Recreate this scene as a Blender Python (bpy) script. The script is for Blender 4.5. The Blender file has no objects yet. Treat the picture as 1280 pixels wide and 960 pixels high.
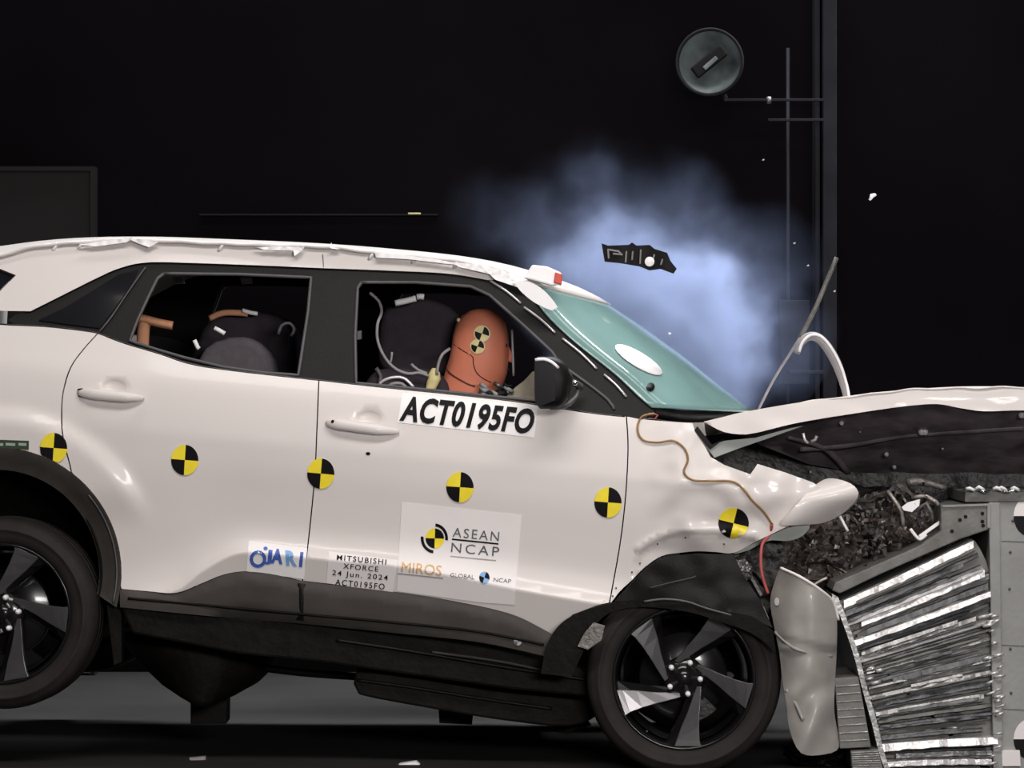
import bpy, bmesh, math, random
from math import sin, cos, pi, sqrt, radians, atan2
from mathutils import Vector, Matrix, noise
from mathutils.geometry import delaunay_2d_cdt
random.seed(11)
S = bpy.context.scene
COL = S.collection

# ------------------------------------------------------------------ camera, light, exposure
FPX, DIST, EYE = 4320.0, 12.0, 1.35
cam = bpy.data.cameras.new('camera'); cam_o = bpy.data.objects.new('camera', cam); COL.objects.link(cam_o)
cam.lens = 121.5; cam.sensor_width = 36.0; cam.clip_end = 200
cam_o.location = (0, -DIST, EYE); cam_o.rotation_euler = (pi / 2, 0, 0)
S.camera = cam_o
S.view_settings.view_transform = 'Standard'; S.view_settings.look = 'None'
S.view_settings.gamma = 1.0; S.view_settings.use_curve_mapping = False
S.view_settings.exposure = 0.0
w = bpy.data.worlds.new('world'); S.world = w; w.use_nodes = True
w.node_tree.nodes['Background'].inputs[0].default_value = (0.5, 0.5, 0.6, 1)
w.node_tree.nodes['Background'].inputs[1].default_value = 0.05

def area(name, loc, target, sx, sy, watts, color, spread=180):
    l = bpy.data.lights.new(name, 'AREA'); l.shape = 'RECTANGLE'; l.size = sx; l.size_y = sy
    l.energy = watts; l.color = color; l.spread = radians(spread)
    o = bpy.data.objects.new(name, l); COL.objects.link(o); o.location = loc
    o.rotation_euler = (Vector(target) - Vector(loc)).to_track_quat('-Z', 'Y').to_euler()
    return o
area('hall_lamp_bank_front', (0.6, -4.6, 5.9), (0.0, 0.2, 0.9), 6.0, 1.2, 118, (1.0, 0.955, 0.92), 110)
area('hall_lamp_bank_rear', (0.3, 3.6, 6.2), (0.2, 1.8, 0.6), 6.5, 0.8, 250, (0.95, 0.98, 1.0), 110)
area('hall_lamp_bank_top', (0.3, -0.2, 6.4), (0.2, 0.4, 0.6), 6.5, 0.5, 42, (1.0, 0.97, 0.95), 110)
area('smoke_fill_lamp', (3.6, 3.0, 5.2), (0.75, 2.5, 1.6), 1.6, 0.5, 46, (0.95, 0.97, 1.0), 45)  # added lamp, narrow beam to brighten the smoke and windshield
area('fill_lamp_low', (2.0, -9.5, 2.4), (0.3, 0.2, 0.8), 3.0, 0.8, 62, (1.0, 0.96, 0.94), 70)  # added weak fill for hood underside, wheel wells and cabin

# ------------------------------------------------------------------ helpers
def at(px, py, Y):
    s = (DIST + Y) / FPX
    return Vector(((px - 640) * s, Y, EYE - (py - 480) * s))

TAN = 0.07; PSI = math.atan(TAN)
def yb(px): return (850 - px) / 360.0 * TAN
NRM = Vector((sin(PSI), cos(PSI), 0)); CEN = Vector((0, yb(640), 0)) + NRM * 0.9
def mir(p): return p - NRM * (2 * (p - CEN).dot(NRM))

def hermite(tab, x):
    n = len(tab)
    if x <= tab[0][0]:
        m = (tab[1][1] - tab[0][1]) / (tab[1][0] - tab[0][0]); return tab[0][1] + m * (x - tab[0][0])
    if x >= tab[-1][0]:
        m = (tab[-1][1] - tab[-2][1]) / (tab[-1][0] - tab[-2][0]); return tab[-1][1] + m * (x - tab[-1][0])
    for i in range(n - 1):
        if x <= tab[i + 1][0]: break
    x0, y0 = tab[i]; x1, y1 = tab[i + 1]; h = x1 - x0
    def sl(k):
        a = max(k - 1, 0); b = min(k + 1, n - 1)
        return (tab[b][1] - tab[a][1]) / (tab[b][0] - tab[a][0])
    m0, m1 = sl(i), sl(i + 1); t = (x - x0) / h
    return (2*t**3 - 3*t*t + 1)*y0 + (t**3 - 2*t*t + t)*h*m0 + (-2*t**3 + 3*t*t)*y1 + (t**3 - t*t)*h*m1

def sm(x): x = max(0.0, min(1.0, x)); return x * x * (3 - 2 * x)
def lerp(a, b, t): return a + (b - a) * t

CREASE = [(120, 764), (220, 738), (255, 712), (300, 691), (370, 695), (420, 700), (490, 706), (560, 718), (650, 737), (735, 752), (800, 762)]
UP = [(290, .215), (310, .210), (335, .198), (400, .125), (476, .045), (484, .036), (500, .022), (530, .008), (560, 0.0)]
DOWN = [(0, 0), (.25, .010), (.55, .034), (.78, .048), (.92, .036), (1.0, .010)]
LIP = [(760, 748), (775, 713), (790, 696), (813, 679), (849, 667), (885, 665), (917, 668), (945, 676)]
RECS = [(143, 484, 17, 11), (461, 523, 18, 11)]
def side(px, py):
    v = py - 0.1 * (px - 400)
    c = hermite(CREASE, px) - 0.1 * (px - 400) if px < 800 else 722
    if v <= 560: d = hermite(UP, v)
    else:
        t = (v - 560) / (c - 560)
        d = hermite(DOWN, t) if t <= 1 else .010 + (v - c) * .0013
    r = sqrt((px + 5) ** 2 + (py - 716) ** 2)
    d -= 0.024 * sm((212 - r) / 26) * sm((665 - py) / 60)
    for cx, cy, rx, ry in RECS:
        q = ((px - cx) / rx) ** 2 + ((py - cy) / ry) ** 2
        if q < 1: d += .016 * (1 - q) ** .8
    if px > 795:
        k = sm((px - 795) / 60)
        d = lerp(d, (v - 560) * .0008 if v > 560 else d, k)
        d += k * (0.030 * noise.noise(Vector((px / 62, py / 50, 3.3))) + .012 * noise.noise(Vector((px / 25, py / 22, 8.1))))
        d += 0.030 * sm((py - hermite(LIP, px)) / 3.4 + .5) - .010 * sm((py - hermite(LIP, px) + 12) / 12) * sm((px - 785) / 15)
    if px > 900: d += ((px - 900) / 170) ** 2 * 0.07
    return yb(px) + d

# materials ---------------------------------------------------------
def mat(name, color, rough=0.5, metal=0.0, coat=0.0, var=0.08, scale=8.0, bump=0.0, bscale=60.0, alpha=1.0, trans=0.0, ior=1.45, spec=0.5):
    m = bpy.data.materials.new(name); m.use_nodes = True; nt = m.node_tree; b = nt.nodes['Principled BSDF']
    b.inputs['Roughness'].default_value = rough; b.inputs['Metallic'].default_value = metal
    b.inputs['Coat Weight'].default_value = coat; b.inputs['Coat Roughness'].default_value = 0.06
    b.inputs['Alpha'].default_value = alpha; b.inputs['Transmission Weight'].default_value = trans
    b.inputs['IOR'].default_value = ior; b.inputs['Specular IOR Level'].default_value = spec
    tc = nt.nodes.new('ShaderNodeTexCoord'); n = nt.nodes.new('ShaderNodeTexNoise')
    n.inputs['Scale'].default_value = scale; n.inputs['Detail'].default_value = 3
    nt.links.new(tc.outputs['Object'], n.inputs['Vector'])
    r = nt.nodes.new('ShaderNodeMapRange'); r.inputs[1].default_value = .3; r.inputs[2].default_value = .7
    r.inputs[3].default_value = 1 - var; r.inputs[4].default_value = 1 + var
    nt.links.new(n.outputs['Fac'], r.inputs[0])
    mx = nt.nodes.new('ShaderNodeMix'); mx.data_type = 'RGBA'; mx.blend_type = 'MULTIPLY'; mx.inputs[0].default_value = 1
    mx.inputs[6].default_value = (*color, 1)
    cb = nt.nodes.new('ShaderNodeCombineColor')
    for i in range(3): nt.links.new(r.outputs[0], cb.inputs[i])
    nt.links.new(cb.outputs[0], mx.inputs[7]); nt.links.new(mx.outputs[2], b.inputs['Base Color'])
    if bump:
        n2 = nt.nodes.new('ShaderNodeTexNoise'); n2.inputs['Scale'].default_value = bscale
        nt.links.new(tc.outputs['Object'], n2.inputs['Vector'])
        bp = nt.nodes.new('ShaderNodeBump'); bp.inputs['Strength'].default_value = bump; bp.inputs['Distance'].default_value = .01
        nt.links.new(n2.outputs['Fac'], bp.inputs['Height']); nt.links.new(bp.outputs[0], b.inputs['Normal'])
    return m
M = dict(
 paint=mat('pearl_white_paint', (.74, .685, .66), .40, 0, .2, .012, 2),
 trim=mat('black_plastic_trim', (.0065, .0056, .0056), .5, 0, 0, .15, 9, .1, 200, spec=.22),
 sill=mat('charcoal_sill_plastic', (.055, .048, .044), .6, 0, 0, .12, 9, .1, 200, spec=.25),
 gloss=mat('gloss_black', (.010, .009, .011), .12, 0, .3, .1, 5),
 under=mat('underbody_black', (.007, .006, .005), .6, 0, 0, .4, 12, .3, 40, spec=.12),
 inner=mat('cabin_dark', (.010, .008, .011), .7, 0, 0, .2, 10),
 seat=mat('dark_seat_fabric', (.040, .032, .040), .8, 0, 0, .15, 30, .2, 300, spec=.2),
 seatg=mat('grey_seat_fabric', (.075, .065, .075), .8, 0, 0, .15, 30, .2, 300),
 beige=mat('beige_fabric', (.62, .30, .17), .8, 0, 0, .1, 30),
 cream=mat('cream_airbag_fabric', (.55, .48, .38), .9, 0, 0, .12, 30, .3, 80),
 seal=mat('grey_rubber_seal', (.085, .08, .085), .45, 0, 0, .1, 20),
 silver=mat('bright_silver_trim', (.78, .72, .74), .25, .5, 0, .05, 20),
 white=mat('white_vinyl', (.93, .90, .90), .45, 0, 0, .02, 8),
 offwhite=mat('ivory_sticker', (.86, .81, .80), .5, 0, 0, .02, 8),
 pureW=mat('bright_white_marker', (.93, .91, .92), .4, 0, 0, .02, 8),
 ink=mat('black_ink', (.008, .007, .008), .5, 0, 0, .02, 8, spec=.12),
 greyink=mat('grey_ink', (.10, .11, .13), .5, 0, 0, .1, 8),
 palegrey=mat('pale_grey_ink', (.36, .35, .36), .5, 0, 0, .1, 8),
 blueink=mat('blue_ink', (.07, .14, .50), .45, 0, 0, .25, 60),
 skyink=mat('light_blue_ink', (.22, .42, .75), .45, 0, 0, .1, 60),
 goldink=mat('gold_ink', (.72, .42, .16), .5, 0, 0, .1, 60),
 yellow=mat('yellow_marker', (.95, .76, .04), .4, 0, 0, .05, 30),
 tyre=mat('tyre_rubber', (.024, .020, .019), .65, 0, 0, .15, 14, .1, 150, spec=.2),
 rim=mat('dark_alloy', (.012, .011, .012), .22, .3, .3, .1, 14),
 spoke=mat('machined_grey_alloy', (.13, .125, .13), .30, .6, 0, .1, 14),
 chrome=mat('chrome', (.85, .85, .85), .12, 1, 0, .03, 14),
 steel=mat('dull_steel', (.20, .19, .185), .45, .8, 0, .25, 30, .2, 60),
 foil=mat('aluminium_foil_sheet', (.34, .335, .33), .42, .5, 0, .35, 22, .4, 45),
 foilb=mat('bright_aluminium_edge', (.72, .70, .70), .38, .45, 0, .08, 30, .3, 60),
 foild=mat('dark_aluminium_sheet', (.12, .12, .125), .5, .35, 0, .4, 22, .5, 45),
 plate=mat('grey_steel_plate', (.17, .165, .155), .6, .2, 0, .2, 14, .2, 60),
 concrete=mat('grey_painted_block', (.30, .30, .29), .7, 0, 0, .12, 5, .2, 50),
 skin=mat('dummy_vinyl_skin', (.66, .21, .125), .5, 0, 0, .07, 9, .08, 80),
 skinline=mat('dark_seam', (.12, .025, .015), .6, 0, 0, .1, 9),
 cable=mat('grey_cable', (.30, .28, .29), .5, 0, 0, .1, 30),
 redw=mat('red_wire', (.50, .10, .09), .5, 0, 0, .1, 30),
 brownw=mat('brown_wire', (.34, .19, .07), .5, 0, 0, .2, 30),
 yellowc=mat('pale_yellow_plastic', (.70, .60, .28), .5, 0, 0, .15, 30),
 green=mat('dark_green_sticker', (.03, .06, .025), .5, 0, 0, .1, 30),
 hoodu=mat('hood_underside_grey', (.11, .09, .10), .5, 0, 0, .5, 9, .4, 20),
 bay=mat('engine_bay_dark', (.013, .010, .010), .5, 0, 0, .5, 30, .5, 40),
 shardw=mat('shard_pale_metal', (.42, .38, .35), .4, .4, 0, .3, 40, .4, 60),
 shardb=mat('shard_brown_dark', (.07, .055, .048), .5, .2, 0, .5, 40, .5, 60),
 shardg=mat('shard_grey', (.15, .14, .13), .5, .3, 0, .4, 40, .5, 60),
 bumper=mat('scuffed_bumper_skin', (.33, .31, .29), .45, 0, .1, .16, 6, .25, 12),
 floor=mat('dark_hall_floor', (.030, .0285, .028), .75, 0, 0, .2, 1.5, .05, 40, spec=.08),
 wall=mat('black_hall_wall', (.006, .005, .006), .95, 0, 0, .25, .7, 0, 1, spec=0.0),
 partition=mat('dark_grey_panel', (.022, .020, .020), .9, 0, 0, .06, 2, spec=.1),
 mast=mat('dim_painted_steel', (.020, .020, .025), .7, 0, 0, .2, 6, spec=.1),
 lens=mat('glass_lens', (.12, .14, .145), .4, 0, 0, .95, 4.3, spec=.25),  # strong patchy tone paints reflections into the floodlight dish
 hinge=mat('primer_grey_green', (.36, .38, .36), .5, 0, 0, .08, 9),
 redp=mat('red_plastic', (.60, .05, .02), .4, 0, 0, .05, 9),
)
def glass_mat():
    m = mat('tinted_windshield_glass', (.20, .335, .32), .16, 0, .4, .22, 2.2, alpha=.86)
    return m
M['glass'] = glass_mat()
M['dglass'] = mat('dark_tinted_glass', (.012, .012, .015), .06, 0, .6, .1, 4)

# mesh builders -----------------------------------------------------
def mk(name, vs, fs, m, parent=None, smooth=True, mi=None, kind=None):
    me = bpy.data.meshes.new(name); me.from_pydata([tuple(v) for v in vs], [], fs)
    for q in (m if isinstance(m, (list, tuple)) else [m]): me.materials.append(M[q])
    if mi: me.polygons.foreach_set('material_index', mi)
    me.polygons.foreach_set('use_smooth', [smooth] * len(me.polygons))
    me.update()
    o = bpy.data.objects.new(name, me); COL.objects.link(o)
    if parent is not None: adopt(o, parent)
    if kind: o['kind'] = kind
    return o
def adopt(o, parent):
    o.parent = parent
    if parent.type == 'EMPTY': o.matrix_parent_inverse = Matrix.Translation(-parent.location)
def thing(name, loc, label, cat, group=None):
    e = bpy.data.objects.new(name, None); COL.objects.link(e); e.location = loc; e.empty_display_size = .1
    return tag(e, label, cat, group)
def tag(o, label, cat, group=None, kind=None):
    o['label'] = label; o['category'] = cat
    if group: o['group'] = group
    if kind: o['kind'] = kind
    return o
def bevel(o, wd=.01, seg=3):
    b = o.modifiers.new('bevel', 'BEVEL'); b.width = wd; b.segments = seg; b.limit_method = 'ANGLE'; b.angle_limit = radians(35)
    b.harden_normals = False
    return o
def fixn(o):
    bm = bmesh.new(); bm.from_mesh(o.data); bmesh.ops.recalc_face_normals(bm, faces=bm.faces); bm.to_mesh(o.data); bm.free(); return o
def flipcopy(o, parent):
    me = o.data.copy(); n = bpy.data.objects.new(o.name.split('.')[0], me)
    for v in me.vertices: v.co = mir(v.co)
    me.flip_normals(); COL.objects.link(n)
    for md in o.modifiers:
        if md.type == 'BEVEL': bevel(n, md.width, md.segments)
    if parent is not None: adopt(n, parent)
    return n

def spl(P, step=7.0, closed=False):
    out = []; n = len(P); rng = range(n) if closed else range(n - 1)
    for i in rng:
        p0 = P[(i - 1) % n] if (closed or i > 0) else P[i]; p1 = P[i]; p2 = P[(i + 1) % n]
        p3 = P[(i + 2) % n] if (closed or i + 2 < n) else P[(i + 1) % n]
        L = math.dist(p1, p2); k = max(1, int(L / step))
        for j in range(k):
            t = j / k; a = []
            for c in range(len(p1)):
                m0 = (p2[c] - p0[c]) / 2; m1 = (p3[c] - p1[c]) / 2
                a.append((2*t**3-3*t*t+1)*p1[c] + (t**3-2*t*t+t)*m0 + (-2*t**3+3*t*t)*p2[c] + (t**3-t*t)*m1)
            out.append(tuple(a))
    if not closed: out.append(tuple(P[-1]))
    return out
def lin(P, step=7.0, closed=True):
    out = []; n = len(P)
    for i in range(n if closed else n - 1):
        a, b = P[i], P[(i + 1) % n]; k = max(1, int(math.dist(a, b) / step))
        out += [tuple(lerp(a[c], b[c], j / k) for c in range(len(a))) for j in range(k)]
    if not closed: out.append(P[-1])
    return out
def arc(cx, cy, r, a0, a1, n=16, ry=None):
    ry = ry or r
    return [(cx + r * cos(radians(lerp(a0, a1, i / n))), cy - ry * sin(radians(lerp(a0, a1, i / n)))) for i in range(n + 1)]
def inside(P, x, y):
    c = False; n = len(P); j = n - 1
    for i in range(n):
        if (P[i][1] > y) != (P[j][1] > y) and x < (P[j][0] - P[i][0]) * (y - P[i][1]) / (P[j][1] - P[i][1]) + P[i][0]: c = not c
        j = i
    return c
def dedupe(P):
    o = []
    for p in P:
        if not o or math.dist(o[-1], p) > .6: o.append((p[0], p[1]))
    if math.dist(o[0], o[-1]) < .6: o.pop()
    return o
def bdist(P, x, y):
    return min((x - a[0]) ** 2 + (y - a[1]) ** 2 for a in P)
FEAT = []
for i_ in range(0, 170):
    x_ = 150 + i_ * 3.8
    for q_ in (-1, 1, 3.5): FEAT.append((x_, hermite(CREASE, x_) + q_))
for i_ in range(0, 75):
    x_ = 768 + i_ * 2.2
    for q_ in (-1.8, 1.8): FEAT.append((x_, hermite(LIP, x_) + q_))
for cx_, cy_, rx_, ry_ in RECS:
    for k_ in range(1, 6):
        for i_ in range(20): FEAT.append((cx_ + rx_ * k_ / 5 * cos(pi * i_ / 10), cy_ + ry_ * k_ / 5 * sin(pi * i_ / 10)))
def tri(outline, holes=(), grid=9.0):
    P = dedupe(outline); V = [Vector(p) for p in P]; E = [(i, (i + 1) % len(P)) for i in range(len(P))]
    for h in holes:
        h = dedupe(h); b = len(V); V += [Vector(p) for p in h]; E += [(b + i, b + (i + 1) % len(h)) for i in range(len(h))]
    allb = [tuple(v) for v in V]
    xs = [p[0] for p in P]; ys = [p[1] for p in P]; y = min(ys) + grid / 2; k = 0
    while y < max(ys):
        x = min(xs) + (grid / 2 if k % 2 else grid)
        while x < max(xs):
            if inside(P, x, y) and not any(inside(h, x, y) for h in holes) and bdist(allb, x, y) > (grid * .45) ** 2 and bdist(FEAT, x, y) > 9: V.append(Vector((x, y)))
            x += grid
        y += grid * .87; k += 1
    for fx, fy in FEAT:
        if xs and min(xs) < fx < max(xs) and min(ys) < fy < max(ys) and inside(P, fx, fy) and bdist(allb, fx, fy) > 4 and not any(inside(h, fx, fy) for h in holes): V.append(Vector((fx, fy)))
    r = delaunay_2d_cdt([q for q in V], E, [], 1, 1e-4)
    T = []
    for f in r[2]:
        cx = sum(r[0][i].x for i in f) / 3; cy = sum(r[0][i].y for i in f) / 3
        if any(inside(h, cx, cy) for h in holes): continue
        if not inside(P, cx, cy): continue
        T.append(tuple(f))
    return [tuple(v) for v in r[0]], T

def panel(name, outline, m, parent, yf=side, off=0.0, thick=.006, holes=(), grid=9.0, smooth=True, both=None):
    """a sheet with thickness whose face follows the surface yf"""
    V, T = tri(outline, holes, grid)
    f = []; n = len(V)
    front = [at(x, y, yf(x, y) + off) for x, y in V]
    back = [p + Vector((0, thick, 0)) for p in front]
    cnt = {}
    for t in T:
        a, b, c = t
        area2 = (V[b][0]-V[a][0])*(V[c][1]-V[a][1]) - (V[b][1]-V[a][1])*(V[c][0]-V[a][0])
        if area2 > 0: a, b, c = a, c, b     # faces the viewer side (-Y)
        f.append((a, b, c)); 
        for e in ((a, b), (b, c), (c, a)): cnt[e] = 1
    vs = front + back; fs = [t for t in f] + [(c + n, b + n, a + n) for a, b, c in f]
    for (a, b) in list(cnt):
        if (b, a) not in cnt:
            k = len(vs); vs += [front[a], front[b], back[b], back[a]]; fs.append((k, k + 3, k + 2, k + 1))
    o = mk(name, vs, fs, m, parent, smooth)
    if both is not None: return o, flipcopy(o, both)
    return o
def prism(name, poly, Y0, Y1, m, parent, bw=.006, seg=2, smooth=True, dxz=(0, 0)):
    n = len(poly); a = [at(x, y, Y0) for x, y in poly]; b = [p + Vector((dxz[0], Y1 - Y0, dxz[1])) for p in a]
    fs = [tuple(range(n)), tuple(range(2 * n - 1, n - 1, -1))] + [(i, i + n, (i + 1) % n + n, (i + 1) % n) for i in range(n)]
    o = fixn(mk(name, a + b, fs, m, parent, False))
    if bw: bevel(o, bw, seg)
    return o
def ring_mesh(rings, closed_ends=True):
    vs = []; fs = []; k = len(rings[0])
    for r in rings: vs += r
    for i in range(len(rings) - 1):
        for j in range(k):
            fs.append((i*k + j, i*k + (j+1) % k, (i+1)*k + (j+1) % k, (i+1)*k + j))
    if closed_ends: fs.append(tuple(range(k))[::-1]); fs.append(tuple((len(rings)-1)*k + j for j in range(k)))
    return vs, fs
def tube(name, pts, r, m, parent, k=8, flat=None, smooth=True):
    """a tube through 3D points; r may be a list; flat=(a,b) scales the section"""
    pts = [Vector(p) for p in pts]; rings = []
    up = Vector((0, 1, 0)); n = len(pts)
    for i, p in enumerate(pts):
        d = (pts[min(i + 1, n - 1)] - pts[max(i - 1, 0)]).normalized()
        u = up - d * up.dot(d)
        if u.length < .1: u = Vector((0, 0, 1)) - d * d.z
        u.normalize(); v = d.cross(u); rr = r[i] if isinstance(r, (list, tuple)) else r
        fa, fb = flat or (1, 1)
        rings.append([p + u * rr * fa * cos(2*pi*j/k) + v * rr * fb * sin(2*pi*j/k) for j in range(k)])
    vs, fs = ring_mesh(rings)
    return fixn(mk(name, vs, fs, m, parent, smooth))
def ptube(name, P, r, m, parent, step=7, k=8, flat=None):
    """P: (px,py,Y) control points, smoothed"""
    Q = spl([(a, b, c * 360) for a, b, c in P], step)
    return tube(name, [at(a, b, c / 360) for a, b, c in Q], r if not isinstance(r, tuple) else [lerp(r[0], r[1], i / (len(Q) - 1)) for i in range(len(Q))], m, parent, k, flat)
def lathe_mesh(prof, n=48, a0=0, a1=2 * pi, full=True):
    """profile (r, y) turned about the Y axis"""
    vs = []; fs = []; k = n if full else n + 1
    for i in range(k):
        a = a0 + (a1 - a0) * i / n
        vs += [Vector((r * cos(a), y, r * sin(a))) for r, y in prof]
    q = len(prof)
    for i in range(n):
        j = (i + 1) % k
        for t in range(q - 1): fs.append((i*q + t, i*q + t + 1, j*q + t + 1, j*q + t))
    return vs, fs
def loftrows(name, rows, Y, dep, m, parent, k=20, powr=2.0, scale_y=True):
    """rows (py, xl, xr, depth factor): elliptical sections stacked vertically"""
    rings = []
    for rw in rows:
        py, xl, xr = rw[:3]; df = rw[3] if len(rw) > 3 else 1; c = (xl + xr) / 2; rx = (xr - xl) / 2
        ring = []
        for j in range(k):
            a = 2 * pi * j / k; ca, sa = cos(a), sin(a)
            ca = math.copysign(abs(ca) ** (2 / powr), ca); sa = math.copysign(abs(sa) ** (2 / powr), sa)
            p = at(c + rx * ca, py, Y); ring.append(p + Vector((0, dep * df * sa, 0)))
        rings.append(ring)
    vs, fs = ring_mesh(rings)
    return fixn(mk(name, vs, fs, m, parent))
def bar(name, p, q, wd, dp, m, parent):
    """flat bar between two (px,py,Y) points"""
    a = at(*p); b = at(*q); d = (b - a).normalized(); u = Vector((0, 1, 0)); v = d.cross(u).normalized(); u = v.cross(d)
    vs = [c + u * dp * s + v * wd * t for c in (a, b) for s, t in ((-1, -1), (1, -1), (1, 1), (-1, 1))]
    o = fixn(mk(name, vs, [(0,1,2,3), (7,6,5,4), (0,4,5,1), (1,5,6,2), (2,6,7,3), (3,7,4,0)], m, parent, False))
    return bevel(o, min(wd, dp) * .35, 2)
def sheet(name, poly, m, parent, yf, off=-.0015, grid=5): return panel(name, lin(poly, 4), m, parent, yf, off - .001, .0012, (), grid)

def text_px(name, body, cx, cy, W, Hh, ang, m, parent, yf, off, shear=0.0, bold=0.0, space=1.0):
    cu = bpy.data.curves.new(name, 'FONT'); cu.body = body; cu.shear = shear; cu.offset = bold; cu.space_character = space
    cu.resolution_u = 4
    o = bpy.data.objects.new(name, cu); COL.objects.link(o)
    dg = bpy.context.evaluated_depsgraph_get(); me = o.evaluated_get(dg).to_mesh()
    vs = [v.co.copy() for v in me.vertices]; fs = [tuple(p.vertices) for p in me.polygons]
    o.evaluated_get(dg).to_mesh_clear(); bpy.data.objects.remove(o)
    x0 = min(v.x for v in vs); x1 = max(v.x for v in vs); y0 = min(v.y for v in vs); y1 = max(v.y for v in vs)
    c, s = cos(radians(ang)), sin(radians(ang)); out = []
    for v in vs:
        u = ((v.x - x0) / (x1 - x0) - .5) * W; t = ((v.y - y0) / (y1 - y0) - .5) * -Hh
        px = cx + u * c - t * s; py = cy + u * s + t * c
        out.append(Vector((px, py, 0)))
    bm = bmesh.new(); bv = [bm.verts.new(p) for p in out]
    for f in fs:
        try: bm.faces.new([bv[i] for i in f])
        except ValueError: pass
    bmesh.ops.triangulate(bm, faces=bm.faces)
    for _ in range(4):
        le = [e for e in bm.edges if (e.verts[0].co - e.verts[1].co).length > 5]
        if not le: break
        bmesh.ops.subdivide_edges(bm, edges=le, cuts=1); bmesh.ops.triangulate(bm, faces=[f for f in bm.faces if len(f.verts) > 3])
    for v in bm.verts: v.co = at(v.co.x, v.co.y, yf(v.co.x, v.co.y) + off)
    me = bpy.data.meshes.new(name); bm.to_mesh(me); bm.free(); me.materials.append(M[m])
    n = bpy.data.objects.new(name, me); COL.objects.link(n); adopt(n, parent)
    return n
def quad_target(name, cx, cy, rx, ry, ang, parent, yf, off=-.004, cols=('yellow', 'ink'), clip=None):
    vs = [at(cx, cy, yf(cx, cy) + off)]; fs = []; mi = []; n = 32; rings = 3
    for k in range(1, rings + 1):
        for i in range(n):
            a = 2 * pi * i / n; ux = cos(a) * k / rings; uy = sin(a) * k / rings
            r = radians(ang); px = cx + (ux * cos(r) - uy * sin(r)) * rx; py = cy + (ux * sin(r) + uy * cos(r)) * ry
            if clip: px, py = clip(px, py)
            vs.append(at(px, py, yf(px, py) + off))
    for k in range(rings):
        for i in range(n):
            j = (i + 1) % n; q = int(i / (n / 4)) % 2     # quadrant index (image y down): 0 = lower right
            if k == 0: fs.append((0, 1 + i, 1 + j))
            else: b = 1 + (k - 1) * n; fs.append((b + i, b + n + i, b + n + j, b + j))
            mi.append(q)
    return mk(name, vs, fs, list(cols), parent, True, mi)

# ------------------------------------------------------------------ the hall
def slab(name, x0, x1, y0, y1, z0, z1, m, cuts=1):
    vs = [(x, y, z) for x in (x0, x1) for y in (y0, y1) for z in (z0, z1)]
    o = fixn(mk(name, vs, [(0,1,3,2), (4,5,7,6), (0,1,5,4), (2,3,7,6), (0,2,6,4), (1,3,7,5)], m, None, False)); o['kind'] = 'structure'; return o
slab('floor', -9, 9, -14, 4.2, -.2, 0, 'floor')
slab('wall_back', -9, 9, 4.2, 4.4, -.2, 7.2, 'wall')
slab('ceiling', -9, 9, -14, 4.4, 7.2, 7.4, 'wall')
# grey panel standing at the left
x1 = at(118, 208, 4.0)
pp = thing('partition_panel', (-3.4, 4.05, 0), 'dark grey flat partition panel standing against the back wall at left', 'panel')
o = slab('board', -5.5, x1.x - .02, 4.02, 4.1, 0.02, x1.z - .02, 'partition'); del o['kind']; adopt(o, pp)
for a in ((-5.5, x1.x, x1.z - .02, x1.z), (x1.x - .02, x1.x, 0.0, x1.z - .02)):
    o = slab('edge_frame', a[0], a[1], 4.0, 4.12, a[2], a[3], 'partition'); del o['kind']; adopt(o, pp)
# thin rail on the back wall
wr = thing('wall_rail', at(400, 268, 4.14), 'thin dark horizontal rail on the back wall above the roof of the car', 'rail')
bar('rail', (250, 269, 4.15), (548, 269, 4.15), .004, .04, 'ink', wr)
bar('marker', (510, 267, 4.09), (526, 267, 4.09), .004, .006, 'yellowc', wr)
# mast with conduit pipes and brackets
ms = thing('steel_mast', (at(1034, 480, 3.9).x, 3.95, 0), 'tall dim steel mast with thin pipes and cross bars behind the hood', 'mast')
def vbox(name, px0, px1, py0, py1, Y0, Y1, m, parent): return prism(name, [(px0, py0), (px1, py0), (px1, py1), (px0, py1)], Y0, Y1, m, parent, .004)
vbox('post', 1029, 1046, -120, 838, 3.85, 4.1, 'mast', ms)
vbox('side_channel', 1019, 1025, -120, 838, 3.9, 4.05, 'mast', ms)
tube('pipe', [at(985, 60, 3.9), at(985, 400, 3.9), at(985, 835, 3.9)], .008, 'mast', ms)
bar('cross_bar', (905, 125, 3.86), (1030, 125, 3.86), .006, .01, 'mast', ms)
bar('cross_bar', (960, 150, 3.86), (1030, 150, 3.86), .006, .01, 'mast', ms)
tube('clamp', [at(961, 121, 3.84), at(961, 130, 3.84)], .012, 'steel', ms)
bar('cross_bar', (985, 465, 3.86), (1030, 465, 3.86), .008, .01, 'mast', ms)
vbox('junction_box', 976, 1012, 375, 480, 3.88, 4.02, 'mast', ms)
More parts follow.
